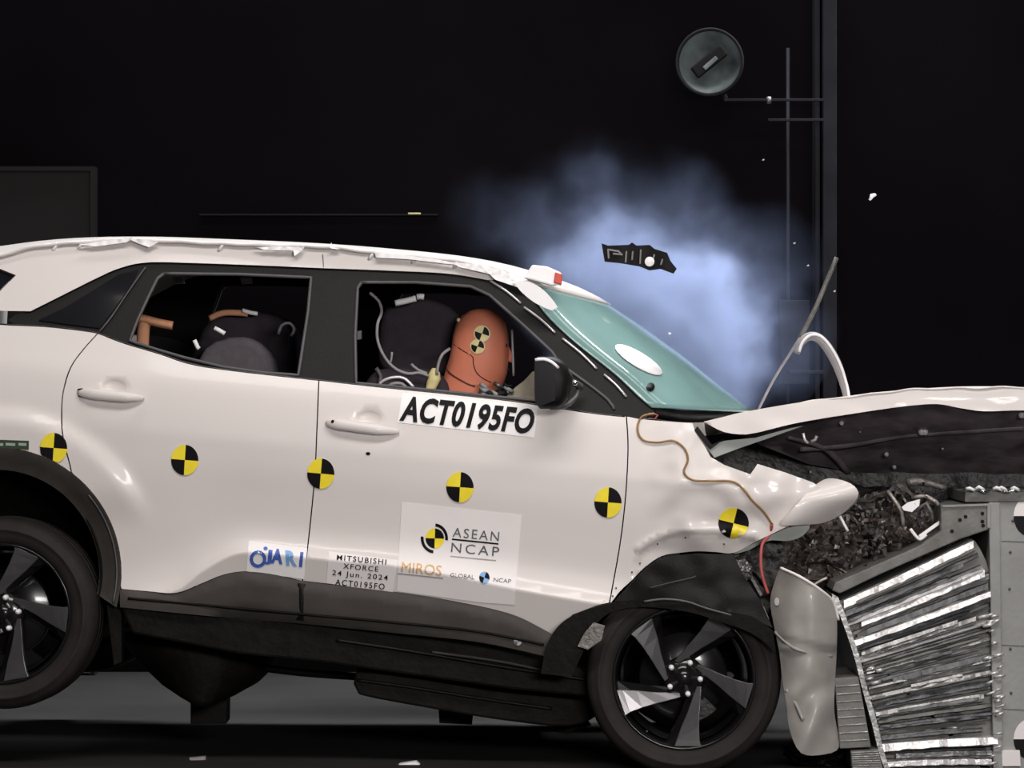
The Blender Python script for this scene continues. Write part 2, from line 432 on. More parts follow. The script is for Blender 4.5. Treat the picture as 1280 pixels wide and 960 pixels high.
# round floodlight
fl = thing('round_floodlight', at(888, 78, 3.95), 'large unlit round floodlight with reflections painted as patches high on the back wall', 'light')
def place(o, loc, rz=0, rx=0):
    o.data.transform(Matrix.Translation(loc) @ Matrix.Rotation(rz, 4, 'Z') @ Matrix.Rotation(rx, 4, 'X')); return o
R = 43 * 15.8 / FPX
vs, fs = lathe_mesh([(.02, .12), (R * .6, .1), (R * .93, .03), (R, -.01), (R, -.03), (R * .93, -.03), (R * .90, -.01)], 48)
o = fixn(mk('housing', vs, fs, 'mast', None)); place(o, at(888, 78, 3.88), radians(-12)); adopt(o, fl)
bar('lamp_bar', (868, 92, 3.83), (905, 62, 3.83), .030, .02, 'ink', fl)
bar('lamp_holder', (880, 86, 3.80), (896, 72, 3.80), .010, .008, 'lens', fl)
vs, fs = lathe_mesh([(R * .03, .05), (R * .40, .045), (R * .70, .02), (R * .91, -.015)], 48)
o = fixn(mk('reflector', vs, fs, 'lens', None)); place(o, at(888, 78, 3.88), radians(-12)); adopt(o, fl)
tube('bracket', [at(905, 118, 3.9), at(908, 126, 3.9)], .012, 'mast', fl)

# ------------------------------------------------------------------ the car
car = thing('car', (0, 0.95, 0), 'white five door suv crushed against the barrier, marked with yellow and black targets', 'car')
C = car
belt = spl([(-60, 398), (0, 405), (60, 408), (122, 416), (150, 427), (200, 442), (240, 455), (300, 464), (400, 475), (480, 484), (560, 492), (640, 501), (700, 510), (740, 516), (786, 521)])
def cut(P, x0, x1): return [p for p in P if x0 <= p[0] <= x1]
rooflow = spl([(38, 389), (80, 368), (120, 348), (150, 335), (185, 328), (250, 329), (330, 332), (400, 335), (480, 338), (560, 342), (610, 350)])
rooftop = spl([(-60, 330), (0, 322), (40, 311), (100, 305), (160, 302), (280, 307), (410, 311), (470, 318), (540, 325), (600, 334), (640, 342), (652, 352)])
rdsd = spl([(122, 417), (104, 437), (88, 460), (79, 490), (77, 520), (79, 548), (88, 584), (89, 590)])
bseam = spl([(398.5, 476), (396, 540), (393, 600), (385, 680), (378, 727)])
fseam = spl([(783, 521), (785, 560), (782, 620), (775, 680), (762, 753)])
def sh(P, dx): return [(x + dx, y) for x, y in P]
# shell behind the gaps
def shell(x, y): return side(x, y) + .035
def inn(P): return P
o, _ = panel('inner_side_panel', cut(belt, 70, 790) + [(776, 560), (770, 620), (764, 680), (752, 745), (700, 770), (560, 748), (310, 712), (250, 728), (160, 733), (150, 680), (120, 620), (94, 590), (84, 540)], 'inner', C, shell, 0, .01, grid=16, both=C)
# quarter panel
arcq = arc(-5, 716, 157, 53.5, 110, 20)
o, _ = panel('rear_quarter_panel', cut(belt, -60, 121) + sh(rdsd, -.8) + arcq, 'paint', C, both=C)
# doors
rd_bottom = spl([(152, 736), (185, 739), (220, 741), (250, 730), (280, 718), (310, 714), (345, 718), (377, 726)])
rear_door, _ = panel('rear_door', sh(rdsd, .9) + arc(-5, 716, 157, 52, -6, 16) + rd_bottom + sh(bseam[::-1], -.8) + cut(belt, 125, 397)[::-1], 'paint', C, both=C)
fd_bottom = spl([(380, 726), (480, 738), (560, 750), (640, 768), (692, 794)])
front_door, _ = panel('front_door', sh(bseam, .8)[::-1] + cut(belt, 400, 782) + sh(fseam, -.8) + [(745, 757), (716, 768), (700, 782)] + fd_bottom[::-1], 'paint', C, both=C)
# fender
fen_top = [(785, 521), (800, 524), (835, 527), (866, 529), (869, 541), (881, 558), (888, 571), (905, 581), (938, 593), (947, 580), (980, 590), (1016, 603), (1030, 612)]
fen_bot = [(1030, 650), (993, 655), (976, 662), (945, 677), (917, 691), (895, 690), (872, 689), (850, 691), (827, 695), (806, 709), (790, 725), (775, 739), (764, 753)]
fender = panel('front_fender', lin(fen_top, 6, False) + spl(fen_bot, 5) + sh(fseam[::-1], .8), 'paint', C, grid=6)
# fender corner fragment (curled)
def tipy(x, y):
    dx, dy = 87 / 93.0, -33 / 93.0; q = (x - 985) * -dy + (y - 645) * dx; a = (x - 985) * dx + (y - 645) * dy
    return side(min(x, 1010), y) - .035 + (q / 22.0) ** 2 * .045 + (a / 93) ** 2 * .03
panel('fender_tip', spl([(976, 656), (985, 643), (1000, 626), (1016, 609), (1035, 598), (1058, 602), (1071, 611), (1072, 622), (1056, 640), (1031, 653), (1003, 656)], 5, True), 'paint', C, tipy, 0, .01, grid=6)
panel('torn_flange', spl([(917, 692), (945, 678), (985, 660), (1012, 656), (1003, 670), (985, 676), (960, 676), (935, 688)], 5, True), 'hinge', C, lambda x, y: side(x, y) + .02, 0, .006, grid=6)
for x, y in ((790, 715), (800, 704), (857, 672), (905, 680), (770, 735), (766, 745), (822, 680)):
    vs, fs = lathe_mesh([(.0005, -.004), (.003, -.003), (.0035, 0)], 10); o = mk('clip', vs, fs, 'steel', None); place(o, at(x, y, side(x, y) - .003)); adopt(o, fender)
# greenhouse frame
rwin = lin([(205, 342), (300, 343), (389, 347), (385, 390), (373, 469), (330, 466), (280, 459), (230, 447), (196, 437), (162, 426), (172, 400), (186, 370), (197, 348)], 8)
fwin = lin([(452, 353), (520, 353), (588, 358), (612, 369), (660, 412), (690, 440), (704, 462), (706, 506), (650, 499), (560, 490), (500, 484), (445, 479), (444, 420), (447, 360)], 8)
apil = [(625, 347), (650, 356), (672, 382), (693, 404), (724, 432), (767, 466), (799, 496), (812, 507), (818, 521), (800, 523)]
fr, fr2 = panel('window_frame', rooflow + spl(apil, 7) + [(p[0], p[1] + 1.5) for p in cut(belt, 15, 786)[::-1]] + [(10, 400), (20, 393)], 'trim', C, side, .012, .02, (rwin, fwin), grid=10, both=C)
for wn in (rwin, fwin):
    pts = [at(x, y, side(x, y) + .006) for x, y in wn]; pts.append(pts[0]); 
    o = tube('window_seal', pts, .0065, 'seal', fr, 6); flipcopy(o, fr2)
qg = panel('quarter_glass', lin([(48, 400), (80, 385), (118, 362), (148, 343), (173, 337), (160, 362), (140, 390), (124, 410), (90, 406)], 7), 'dglass', C, side, .004, .006, both=C)
ptube('window_seam', [(182, 334, side(182, 334)), (160, 365, side(160, 365)), (140, 395, side(140, 395)), (124, 415, side(124, 415))], .003, 'seal', fr)
ptube('belt_moulding', [(x, y + .5, side(x, y) + .002) for x, y in belt[6:-1:3]], .004, 'gloss', fr)
panel('rear_side_glass', [(-58, 326), (-30, 330), (0, 338), (18, 345), (0, 362), (-24, 387), (-58, 387)], 'dglass', C, side, .02, .01, both=C)
panel('roof_side', rooftop + [(640, 353), (625, 349)] + rooflow[::-1] + [(-25, 388), (0, 364), (20, 344), (0, 336), (-30, 328)], 'paint', C, both=C)
# A pillar silver strips
sp = [((613, 351), (651, 379)), ((655, 384), (694, 416)), ((703, 423), (746, 461)), ((755, 468), (783, 496))]
for a, b in sp:
    m_ = ((a[0] + b[0]) / 2 + 1, (a[1] + b[1]) / 2 - 1)
    ptube('pillar_strip', [(x, y, side(x, y) + .004) for x, y in (a, m_, b)], .0048, 'silver', fr, k=6)
ptube('pillar_fold', [(x, y, side(x, y) + .008) for x, y in ((700, 455), (735, 480), (760, 500), (768, 512))], .006, 'seal', fr, k=6)
# roof and windshield share one cross section
def loft_car(name, near, ctr, m, parent, n=24, yc=None, thick=.01, p=2.3, off=0):
    """near: (px,py,Y) edge; ctr: (px,py,Y) centre line; far edge is the mirror"""
    vs = []; fs = []; K = len(near)
    for a, c in zip(near, ctr):
        A = at(*a); Cc = at(*c); B = mir(A)
        # put centre on the car's centre plane
        Cc = at(c[0], c[1], (CEN.y - NRM.x / NRM.y * ((c[0] - 640) * (DIST + .9) / FPX)))
        for j in range(n + 1):
            s = j / n * 2 - 1; q = abs(s) ** p; L = A + (B - A) * (j / n)
            mid = (A + B) / 2; d = Cc - mid
            v = L + d * (1 - q); v.y += off; vs.append(v)
    for i in range(K - 1):
        for j in range(n): fs.append((i*(n+1)+j, i*(n+1)+j+1, (i+1)*(n+1)+j+1, (i+1)*(n+1)+j))
    o = fixn(mk(name, vs, fs, m, parent)); s = o.modifiers.new('solid', 'SOLIDIFY'); s.thickness = thick; s.offset = 0
    return o
def resamp(P, n):
    Q = spl(P, 3); L = [0]
    for i in range(1, len(Q)): L.append(L[-1] + math.dist(Q[i][:2], Q[i-1][:2]))
    out = []
    for k in range(n):
        t = L[-1] * k / (n - 1); i = 0
        while i < len(L) - 2 and L[i + 1] < t: i += 1
        u = (t - L[i]) / max(L[i + 1] - L[i], 1e-9); out.append(tuple(lerp(Q[i][c], Q[i+1][c], u) for c in range(len(Q[i]))))
    return out
rn = resamp([(-60, 330), (0, 322), (40, 311), (100, 305), (160, 302), (280, 307), (410, 311), (470, 318), (540, 325), (600, 334), (640, 342), (652, 352)], 40)
rc = resamp([(-60, 322), (0, 313), (100, 302), (200, 300), (300, 303), (410, 308), (500, 315), (580, 323), (640, 334), (700, 352), (735, 366), (762, 381)], 40)
roof = loft_car('roof', [(x, y, side(x, y)) for x, y in rn], [(x, y, 0) for x, y in rc], 'paint', C)
gn = resamp([(652, 353), (672, 380), (693, 404), (724, 432), (767, 466), (799, 496), (815, 509)], 24)
gc = resamp([(763, 383), (800, 408), (850, 444), (900, 484), (938, 514)], 24)
ws = loft_car('windshield', [(x, y, side(x, y)) for x, y in gn], [(x, y, 0) for x, y in gc], 'glass', C, thick=.006)
# points on the windshield, for what is stuck on it
def gpos(u, s, off=.006):
    i = u * 23; k = min(int(i), 22); f = i - k
    a = [lerp(gn[k][c], gn[k+1][c], f) for c in (0, 1)]; c_ = [lerp(gc[k][c], gc[k+1][c], f) for c in (0, 1)]
    A = at(a[0], a[1], side(*a)); B = mir(A); Cc = at(c_[0], c_[1], (CEN.y - NRM.x / NRM.y * ((c_[0] - 640) * (DIST + .9) / FPX)))
    q = abs(s) ** 2.3; v = A + (B - A) * ((s + 1) / 2) + (Cc - (A + B) / 2) * (1 - q)
    return v + Vector((.55, -.25, .8)).normalized() * off
def proj(v): s = FPX / (DIST + v.y); return 640 + v.x * s, 480 - (v.z - EYE) * s
def gfind(px, py, off=.006):
    best = None
    for i in range(0, 61):
        for j in range(0, 61):
            u = i / 60; s = -1 + j / 60 * 1.0; q = proj(gpos(u, s, off)); d = (q[0]-px)**2 + (q[1]-py)**2
            if best is None or d < best[0]: best = (d, u, s)
    u, s = best[1:]; st = .01
    for _ in range(24):
        imp = False
        for du, ds in ((st, 0), (-st, 0), (0, st), (0, -st)):
            uu = min(1, max(0, u + du)); ss = min(0.2, max(-1, s + ds)); q = proj(gpos(uu, ss, off)); d = (q[0]-px)**2 + (q[1]-py)**2
            if d < best[0]: best = (d, uu, ss); u, s = uu, ss; imp = True
        if not imp: st /= 2
    return gpos(u, s, off)
def gdecal(name, cx, cy, rx, ry, ang, m, thick=.003):
    n = 20; c, s = cos(radians(ang)), sin(radians(ang)); ce = gfind(cx, cy); ring = []
    for i in range(n):
        a = 2 * pi * i / n; ux, uy = rx * cos(a), ry * sin(a); ring.append(gfind(cx + ux * c - uy * s, cy + ux * s + uy * c))
    vs = [ce] + ring; fs = [(0, 1 + i, 1 + (i + 1) % n) for i in range(n)]
    o = mk(name, vs, fs, m, ws); sd = o.modifiers.new('solid', 'SOLIDIFY'); sd.thickness = thick; return o
gdecal('target_sticker', 798, 450, 34, 9, 31, 'pureW')
gdecal('sensor_spot', 813, 484, 5, 5, 0, 'ink')
# roof corner marker leaf and box
o = panel('roof_corner_marker', spl([(645, 353), (660, 352), (680, 363), (697, 384), (690, 388), (668, 378), (650, 363)], 5, True), 'pureW', C, lambda x, y: .10, 0, .01, grid=6)
bx = prism('sensor_box', [(655, 347), (665, 331), (684, 333), (702, 341), (700, 355), (690, 357)], .22, .32, 'pureW', C, .006)
o = prism('red_end_cap', [(694, 340), (703, 343), (702, 356), (692, 353)], .21, .33, 'redp', bx, .003)
rim = ptube('windshield_header', [(652, 352, .28), (700, 361, .6), (735, 371, .8), (763, 384, .93)], .006, 'silver', C, flat=(1, .8))
ptube('cowl', [(812, 514, .1), (850, 520, .3), (890, 520, .6), (940, 517, .9)], .022, 'trim', C)
# dented roof rail; white strips paint in its blown highlights
def railp(x): 
    y = hermite([(0, 320), (40, 309), (100, 303), (160, 300), (280, 305), (410, 309), (470, 316), (540, 322), (600, 331), (650, 344)], x)
    return y
rp = [(x, railp(x) + .5 * sin(x * .13), side(x, railp(x)) - .01) for x in range(-40, 646, 14)]
rail = ptube('roof_rail', rp, .009, 'paint', C, flat=(1.2, .8)); flipcopy(rail, C)
for x in (68, 100, 187, 276, 370, 464, 518, 570): ptube('rail_foot', [(x + 4, railp(x) - 2, side(x, railp(x)) - .014), (x - 1, railp(x) + 6, side(x, railp(x)) - .01), (x - 3, railp(x) + 9, side(x, railp(x)) + .0)], .006, 'pureW', rail)
def rail_piece(name, pts, par, m='pureW', Yo=-.03, th=.008):
    return panel(name, lin(pts, 5), m, par, lambda x, y: side(x, y) + Yo + .004 * sin(x * .7) , 0, th, grid=5)
rail_piece('rail_highlight', [(98, 306), (130, 301), (166, 297), (158, 303), (120, 308)], rail)
rail_piece('rail_highlight', [(158, 297), (182, 300), (198, 303), (186, 309), (172, 304)], rail)
rail_piece('rail_highlight', [(318, 309), (345, 308), (378, 309), (376, 313), (348, 313), (330, 312)], rail)
rail_piece('rail_highlight', [(366, 311), (381, 308), (378, 313), (368, 320)], rail)
rail_piece('rail_highlight', [(412, 310), (414, 303), (416, 309), (424, 312)], rail)
rail_piece('rail_highlight', [(468, 316), (500, 318), (545, 324), (590, 332), (560, 330), (510, 324), (470, 322)], rail)
rail_piece('rail_highlight', [(560, 327), (600, 331), (640, 341), (660, 350), (648, 352), (610, 342), (575, 334)], rail)
rail_piece('rail_highlight', [(600, 333), (625, 339), (655, 352), (668, 362), (650, 360), (620, 350)], rail)
rail_piece('roof_seam', [(403, 318), (404, 334), (405, 334), (404, 318)], rail, 'seal', -.002, .002)

# door handles
def handle(P, rec, door, keyhole):
    h = spl([(x, y, (side(x, y) - d) * 360) for x, y, d in P], 4)
    n = len(h); pts = [at(a, b, c / 360) for a, b, c in h]
    rr = [.019 * sqrt(max(.12, min(1, (i + .6) / 4, (n - i - .4) / 7))) for i in range(n)]
    ho = tube('door_handle', pts, rr, 'paint', door, 12, (.65, 1))
    cx, cy, rx, ry = rec
    if keyhole:
        for q in ((416, 527), (428, 528)):
            v2, f2 = lathe_mesh([(.0005, -.004), (.006, -.003), (.0065, .002)], 12); o = mk('key_button', v2, f2, 'ink', None); place(o, at(q[0], q[1], side(*q) - .036)); adopt(o, ho)
    x0 = P[0][0]
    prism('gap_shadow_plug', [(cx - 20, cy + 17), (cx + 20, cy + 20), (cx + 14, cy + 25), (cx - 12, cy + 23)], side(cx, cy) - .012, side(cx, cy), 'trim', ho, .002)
    return ho
handle([(98, 491, .012), (112, 492, .03), (140, 495, .034), (165, 497, .028), (180, 498, .008)], (143, 484, 17, 9), rear_door, False)
handle([(408, 529, .012), (420, 530, .03), (450, 534, .034), (480, 538, .028), (499, 540, .008)], (461, 523, 18, 9), front_door, True)
prism('handle_end_slot', [(97, 486), (103, 485), (104, 496), (98, 496)], side(98, 490) - .012, side(98, 490), 'gloss', rear_door, .001)
# side mirror
mh = loftrows('side_mirror', [(446, 672, 694, .4), (449, 669, 700, .8), (456, 668, 709, 1), (475, 668, 716, 1), (495, 668, 712, 1), (505, 670, 706, .9), (511, 675, 698, .5)], -.10, .075, 'trim', C, 24, 3.0)
panel('mirror_glass', lin([(669, 453), (682, 452), (694, 458), (694, 500), (680, 506), (669, 507)], 6), 'gloss', mh, lambda x, y: -.176 - .0, 0, .004)
ptube('bright_edge', [(669, 450, -.17), (680, 449, -.175), (690, 453, -.175), (698, 460, -.17)], .0055, 'pureW', mh, 4)
ptube('turn_lamp', [(697, 459, -.17), (706, 462, -.15), (714, 470, -.12)], .006, 'seal', mh, 4)
ptube('mirror_arm', [(706, 480, -.08), (718, 479, -.02), (726, 484, .04)], .012, 'seal', mh, 4)
ptube('mirror_arm_ridge', [(688, 509, -.12), (705, 508, -.09), (718, 498, -.03), (722, 488, .02)], .009, 'seal', mh, 4)
vs, fs = lathe_mesh([(.001, -.012), (.006, -.01), (.010, 0), (.008, .01)], 14); o = mk('mirror_bolt', vs, fs, 'chrome', None); place(o, at(719, 479, -.05)); adopt(o, mh)

# sill and arch cladding
sill_top = spl([(150, 737), (185, 740), (221, 742), (250, 731), (280, 719), (310, 715), (345, 719), (380, 727), (480, 739), (560, 751), (640, 769), (694, 795)])
def silly(x, y):
    top = hermite([(150, 737), (220, 742), (280, 719), (310, 715), (380, 727), (480, 739), (560, 751), (640, 769), (700, 798)], x); t = (y - top) / 50
    return yb(x) + hermite([(-.1, .03), (0, .018), (.1, .004), (.5, .008), (.9, .02), (1.1, .05), (1.6, .12)], t)
sl, _ = panel('sill_cladding', sill_top + [(698, 815), (690, 822)] + spl([(690, 822), (600, 803), (500, 792), (380, 780), (260, 770), (150, 759)]), 'sill', C, silly, 0, .02, both=C)
ptube('sill_ridge', [(x, y, silly(x, y) - .002) for x, y in ((160, 748), (260, 757), (380, 768), (500, 779), (600, 790), (680, 806))], .005, 'under', sl)
panel('sill_joint', [(372, 729), (382, 730), (380, 776), (370, 775)], 'trim', sl, silly, -.002, .003)
quad_target('sill_emblem', 647, 802, 5, 5, 6, sl, silly, -.004, ('silver', 'greyink'))
ring = arc(-5, 716, 156.4, 110, -16, 34) + arc(-5, 716, 129, -12, 110, 28)
ac, _ = panel('wheel_arch_cladding', ring, 'sill', C, lambda x, y: side(x, y) - .012 + .035 * sm((156 - sqrt((x+5)**2 + (y-716)**2)) / 27), 0, .02, both=C)
ptube('cladding_ridge', [(x, y, side(x, y) - .016) for x, y in arc(-5, 716, 151, 40, -14, 10)], .003, 'seal', ac)
panel('front_arch_trim', spl([(676, 842), (684, 806), (700, 781), (728, 764), (770, 753), (820, 749), (862, 752), (900, 763), (940, 771), (966, 788)], 7) + spl([(970, 815), (940, 792), (900, 777), (860, 765), (810, 759), (770, 763), (748, 777), (736, 800), (722, 830), (714, 846)], 7), 'under', C, lambda x, y: yb(x) - .035, 0, .02)
ptube('highlight_edge', [(805, 752, -.05), (830, 749, -.055), (858, 752, -.05), (885, 761, -.05), (930, 773, -.04)], .004, 'seal', C, 6)  # lighter grey tube paints a highlight along the arch trim edge
panel('wheel_well_liner', lin([(768, 752), (790, 728), (806, 712), (827, 698), (850, 694), (872, 692), (895, 693), (917, 693), (930, 720), (950, 750), (966, 785), (940, 772), (900, 763), (862, 753), (820, 750)], 7), 'trim', C, lambda x, y: yb(x) - .012 - .02 * sin((x - 760) / 60) + .01 * noise.noise(Vector((x / 30, y / 20, 2))), 0, .01, grid=8)
ptube('liner_fold', [(812, 735, -.03), (840, 728, -.035), (866, 722, -.035), (872, 719, -.03)], .003, 'sill', C, 5)
# wheel housings
def housing(cx, cy, r, Y, name, m='under'):
    vs, fs = lathe_mesh([(r, 0), (r, .30), (.02, .31)], 40, radians(-40), radians(220), False)
    o = fixn(mk(name, vs, fs, m, None)); place(o, at(cx, cy, Y)); adopt(o, C); sd = o.modifiers.new('solid', 'SOLIDIFY'); sd.thickness = .006
    return o
hs = housing(-5, 716, .375, .19, 'wheel_housing'); flipcopy(hs, C)
hs = housing(862, 800, .33, .10, 'wheel_housing')

# wheels -----------------------------------------------------------
TY = [(.236, .06), (.240, .02), (.246, -.004), (.252, -.012), (.262, -.020), (.278, -.026), (.292, -.0275), (.294, -.030), (.300, -.030), (.303, -.026), (.318, -.019), (.330, -.006), (.337, .012), (.3395, .035), (.3395, .055), (.332, .057), (.332, .065), (.3395, .067), (.340, .10), (.332, .102), (.332, .112), (.340, .114), (.340, .15), (.332, .152), (.332, .16), (.339, .162), (.338, .185), (.330, .205), (.31, .22), (.28, .225), (.24, .21)]
def spoke_mesh(poly_in, poly_out, y0, y1, th):
    pass
def wheel(base_ang, loc, rz, label=None):
    vs, fs = lathe_mesh(TY, 96); w = fixn(mk('wheel', vs, fs, 'tyre', None)); w.location = loc; w.rotation_euler = (0, 0, rz)
    def sub(name, vs, fs, m, smooth=True, bw=0):
        o = fixn(mk(name, vs, fs, m, None, smooth)); o.parent = w
        if bw: bevel(o, bw, 2)
        return o
    v, f = lathe_mesh([(.246, .01), (.250, -.010), (.246, -.016), (.240, -.012), (.236, .0), (.228, .03), (.222, .09), (.215, .19), (.205, .19), (.21, .09), (.222, .02)], 72); sub('rim', v, f, 'rim')
    v, f = lathe_mesh([(.03, .10), (.15, .10), (.155, .105), (.155, .125), (.15, .13), (.03, .13)], 48); sub('brake_disc', v, f, 'rim')
    v, f = lathe_mesh([(.001, .005), (.024, .004), (.027, .012), (.045, .020), (.066, .024), (.075, .04), (.07, .1), (.03, .13)], 40); sub('hub', v, f, 'rim')
    # caliper
    a0 = radians(base_ang + 150); v = []
    for t in range(9):
        a = a0 + radians(5 * t)
        for r, y in ((.10, .075), (.165, .075), (.165, .14), (.10, .14)): v.append(Vector((r*cos(a), y, r*sin(a))))
    f = [(i*4 + j, i*4 + (j+1) % 4, (i+1)*4 + (j+1) % 4, (i+1)*4 + j) for i in range(8) for j in range(4)] + [(0, 1, 2, 3), (35, 34, 33, 32)]
    sub('brake_caliper', v, f, 'bay', False, .004)
    for k in range(5):
        A = radians(base_ang - 72 * k); e = Vector((cos(A), 0, sin(A))); t = Vector((sin(A), 0, -cos(A)))   # t: clockwise as seen
        def P(r, s, y): return e * r + t * s + Vector((0, y, 0))
        def blade(name, prof, m, th):   # prof rows (r, s0, s1, y0, y1)
            vv = []; n = len(prof)
            for r, s0, s1, y0, y1 in prof: vv += [P(r, s0, y0), P(r, s1, y1), P(r, s1, y1 + th), P(r, s0, y0 + th)]
            ff = [(i*4 + j, i*4 + (j+1) % 4, (i+1)*4 + (j+1) % 4, (i+1)*4 + j) for i in range(n - 1) for j in range(4)] + [(0, 1, 2, 3), tuple((n-1)*4 + q for q in (3, 2, 1, 0))]
            sub(name, vv, ff, m, False, .002)
        blade('spoke', [(.030, -.060, -.045, .014, .018), (.07, -.058, -.030, .008, .014), (.12, -.054, -.012, .0, .010), (.17, -.052, .010, -.006, .006), (.215, -.054, .026, -.011, .0), (.236, -.060, .034, -.013, -.004)], 'spoke', .022)
        blade('spoke_edge', [(.035, -.045, -.020, .018, .034), (.12, -.014, .010, .012, .036), (.19, .016, .044, .008, .034), (.230, .030, .070, .006, .02)], 'rim', .02)
        B = A + radians(14)
        v, f = lathe_mesh([(.0005, -.018), (.006, -.016), (.0095, -.008), (.010, .02)], 12)
        v = [q + Vector((.057 * cos(B), .012, .057 * sin(B))) for q in v]; sub('lug_nut', v, f, 'pureW')
    v, f = lathe_mesh([(.0, 0), (.003, 0), (.0035, .012)], 8)
    v = [q + Vector((.225 * cos(radians(-125)), -.01, .225 * sin(radians(-125)))) for q in v]; sub('valve', v, f, 'steel')
    adopt(w, C)
    return w
def copywheel(w, loc, rz):
    c = w.copy(); COL.objects.link(c); c.location = loc; c.rotation_euler = (0, 0, rz)
    for ch in list(w.children):
        d = ch.copy(); COL.objects.link(d); d.parent = c
    return c
w1 = wheel(126, at(855, 848, .035), -PSI * .3)
w2 = wheel(64, at(2, 767, yb(0) + .02), -PSI)
for w_, px, py in ((w1, 855, 848), (w2, 2, 767)):
    p = mir(at(px, py, yb(px) + .02)); copywheel(w_, p, pi - PSI)

# decals on the body
EX = -.0048
for cx, cy, a in ((231, 575, 4), (401, 592, 5), (575, 609, 4), (760, 628, 4)):
    quad_target('target_sticker', cx, cy, 17, 19, a, C, side, -.005)
def clipq(px, py):
    lim = 716 - sqrt(max(0, 157 ** 2 - (px + 5) ** 2)) - .5
    return px, min(py, max(lim, 570))
quad_target('target_sticker', 67, 560, 17, 19, 4, C, side, -.006, clip=clipq)
quad_target('target_sticker', 917, 654, 19, 19, 14, C, side, -.006)
# number plate sticker
sn = sheet('number_sticker', [(503, 491), (672, 508), (668, 547), (497, 528)], 'white', C, side)
text_px('lettering', 'ACT0195FO', 584, 519, 168, 33, 5.9, 'ink', sn, side, EX - .002, shear=.22, bold=.036, space=1.08)
sa = sheet('test_sponsor_sticker', [(502, 628), (652, 644), (643, 756), (600, 753), (496, 739)], 'offwhite', C, side)
quad_target('emblem', 543.5, 673, 11.5, 12.5, 2, sa, side, EX)
def ring_arc(name, cx, cy, r0, r1, a0, a1, m, par, ax=1, ay=1):
    n = 16; vs = []
    for i in range(n + 1):
        a = radians(lerp(a0, a1, i / n))
        for r in (r0, r1): px = cx + r * ax * cos(a); py = cy - r * ay * sin(a); vs.append(at(px, py, side(px, py) + EX))
    return mk(name, vs, [(2*i, 2*i+1, 2*i+3, 2*i+2) for i in range(n)], m, par)
ring_arc('emblem_ring', 543, 673, 13.5, 17, 85, -8, 'ink', sa, 1, 1.1)
ring_arc('emblem_ring', 543, 673, 13.5, 17, 265, 172, 'ink', sa, 1, 1.1)
text_px('lettering', 'ASEAN', 595, 668, 58, 12, 5.5, 'greyink', sa, side, EX, space=1.25)
sheet('rule_line', [(565, 673), (623, 679), (623, 681), (565, 675)], 'ink', sa, side, -.003)
text_px('lettering', 'NCAP', 594, 687, 60, 12, 5.5, 'greyink', sa, side, EX, space=1.3)
sheet('fine_print', [(563, 694.5), (620, 700), (620, 701.5), (563, 696)], 'palegrey', sa, side, -.003)
text_px('lettering', 'MIROS', 527, 711, 50, 13, 5.5, 'goldink', sa, side, EX)
sheet('fine_print', [(497, 716), (554, 722), (554, 723.5), (497, 717.5)], 'palegrey', sa, side, -.003)
text_px('lettering', 'GLOBAL', 578, 720, 30, 5, 5.5, 'greyink', sa, side, EX)
quad_target('small_emblem', 605.5, 722, 6.5, 7.5, 20, sa, side, EX, ('skyink', 'ink'))
text_px('lettering', 'NCAP', 628, 725.5, 22, 5, 5.5, 'greyink', sa, side, EX)
sd_ = sheet('date_sticker', [(411, 689), (497, 700), (491, 741), (408, 729)], 'offwhite', C, side)
for tx, x, y, wd, hh in (('MITSUBISHI', 452, 699.5, 62, 6.5), ('XFORCE', 451, 709.5, 44, 6.5), ('24 Jun. 2024', 450, 720, 70, 8.5), ('ACT0195FO', 450, 730.5, 62, 7.5)):
    text_px('lettering', tx, x, y, wd, hh, 5.5, 'ink', sd_, side, EX, bold=.01, space=1.25)
sj = sheet('institute_sticker', [(311, 676), (384, 685), (380, 724), (308, 714)], 'white', C, side)
ring_arc('logo_ring', 322.5, 699, 6.3, 10.5, 0, 360, 'blueink', sj, 1, 1.05)
quad_target('logo_dot', 332, 685.5, 2.6, 2.4, 0, sj, side, EX, ('blueink', 'blueink'))
for tx, x, y, wd, mm in (('J', 335.5, 696.5, 9, 'blueink'), ('A', 346.5, 695.5, 15, 'blueink'), ('R', 364, 698, 17, 'skyink'), ('I', 376.5, 699.5, 4, 'blueink')):
    text_px('lettering', tx, x, y, wd, 19, 5.5, mm, sj, side, EX, shear=-.2 if tx == 'R' else 0, bold=.05)
# fuel type badge over the rear arch
bg = sheet('side_badge', [(-20, 549), (36, 551), (36, 562), (-20, 559)], 'green', C, side, -.006)
for a in ((-18, 4), (7, 19), (23, 33)): sheet('badge_field', [(a[0], 553.5), (a[1], 554), (a[1], 557.5), (a[0], 557)], 'hinge', bg, side, -.009)
quad_target('paint_chip', 460, 567, 3, 2, 0, front_door, side, -.003, ('ink', 'ink'))

# hood ---------------------------------------------------------------
hu = spl([(880, 527), (905, 521), (930, 515), (1000, 503), (1060, 495), (1100, 490), (1180, 484), (1240, 483), (1300, 485), (1340, 489)])
hl = spl([(1340, 516), (1280, 513), (1230, 514), (1200, 510), (1170, 505), (1130, 508), (1080, 515), (1000, 528), (945, 541), (925, 543), (905, 540), (890, 533)])
hood = panel('hood_edge', hu + hl, 'paint', C, lambda x, y: yb(x) + .06 - (y - 500) * .0006 + .008 * noise.noise(Vector((x / 50, y / 20, 1))), 0, .008, grid=7)
vs = []; fs = []; K = len(hu); NN = 14
for (x, y) in hu:
    A = at(x, y, yb(x) + .06)
    for j in range(NN + 1):
        t = j / NN; p = A + NRM * 1.66 * t + Vector((0, 0, -.055 * sin(t * pi) - .03 * t + .01 * noise.noise(Vector((x / 40, t * 4, 5)))))
        p.x += .0; vs.append(p)
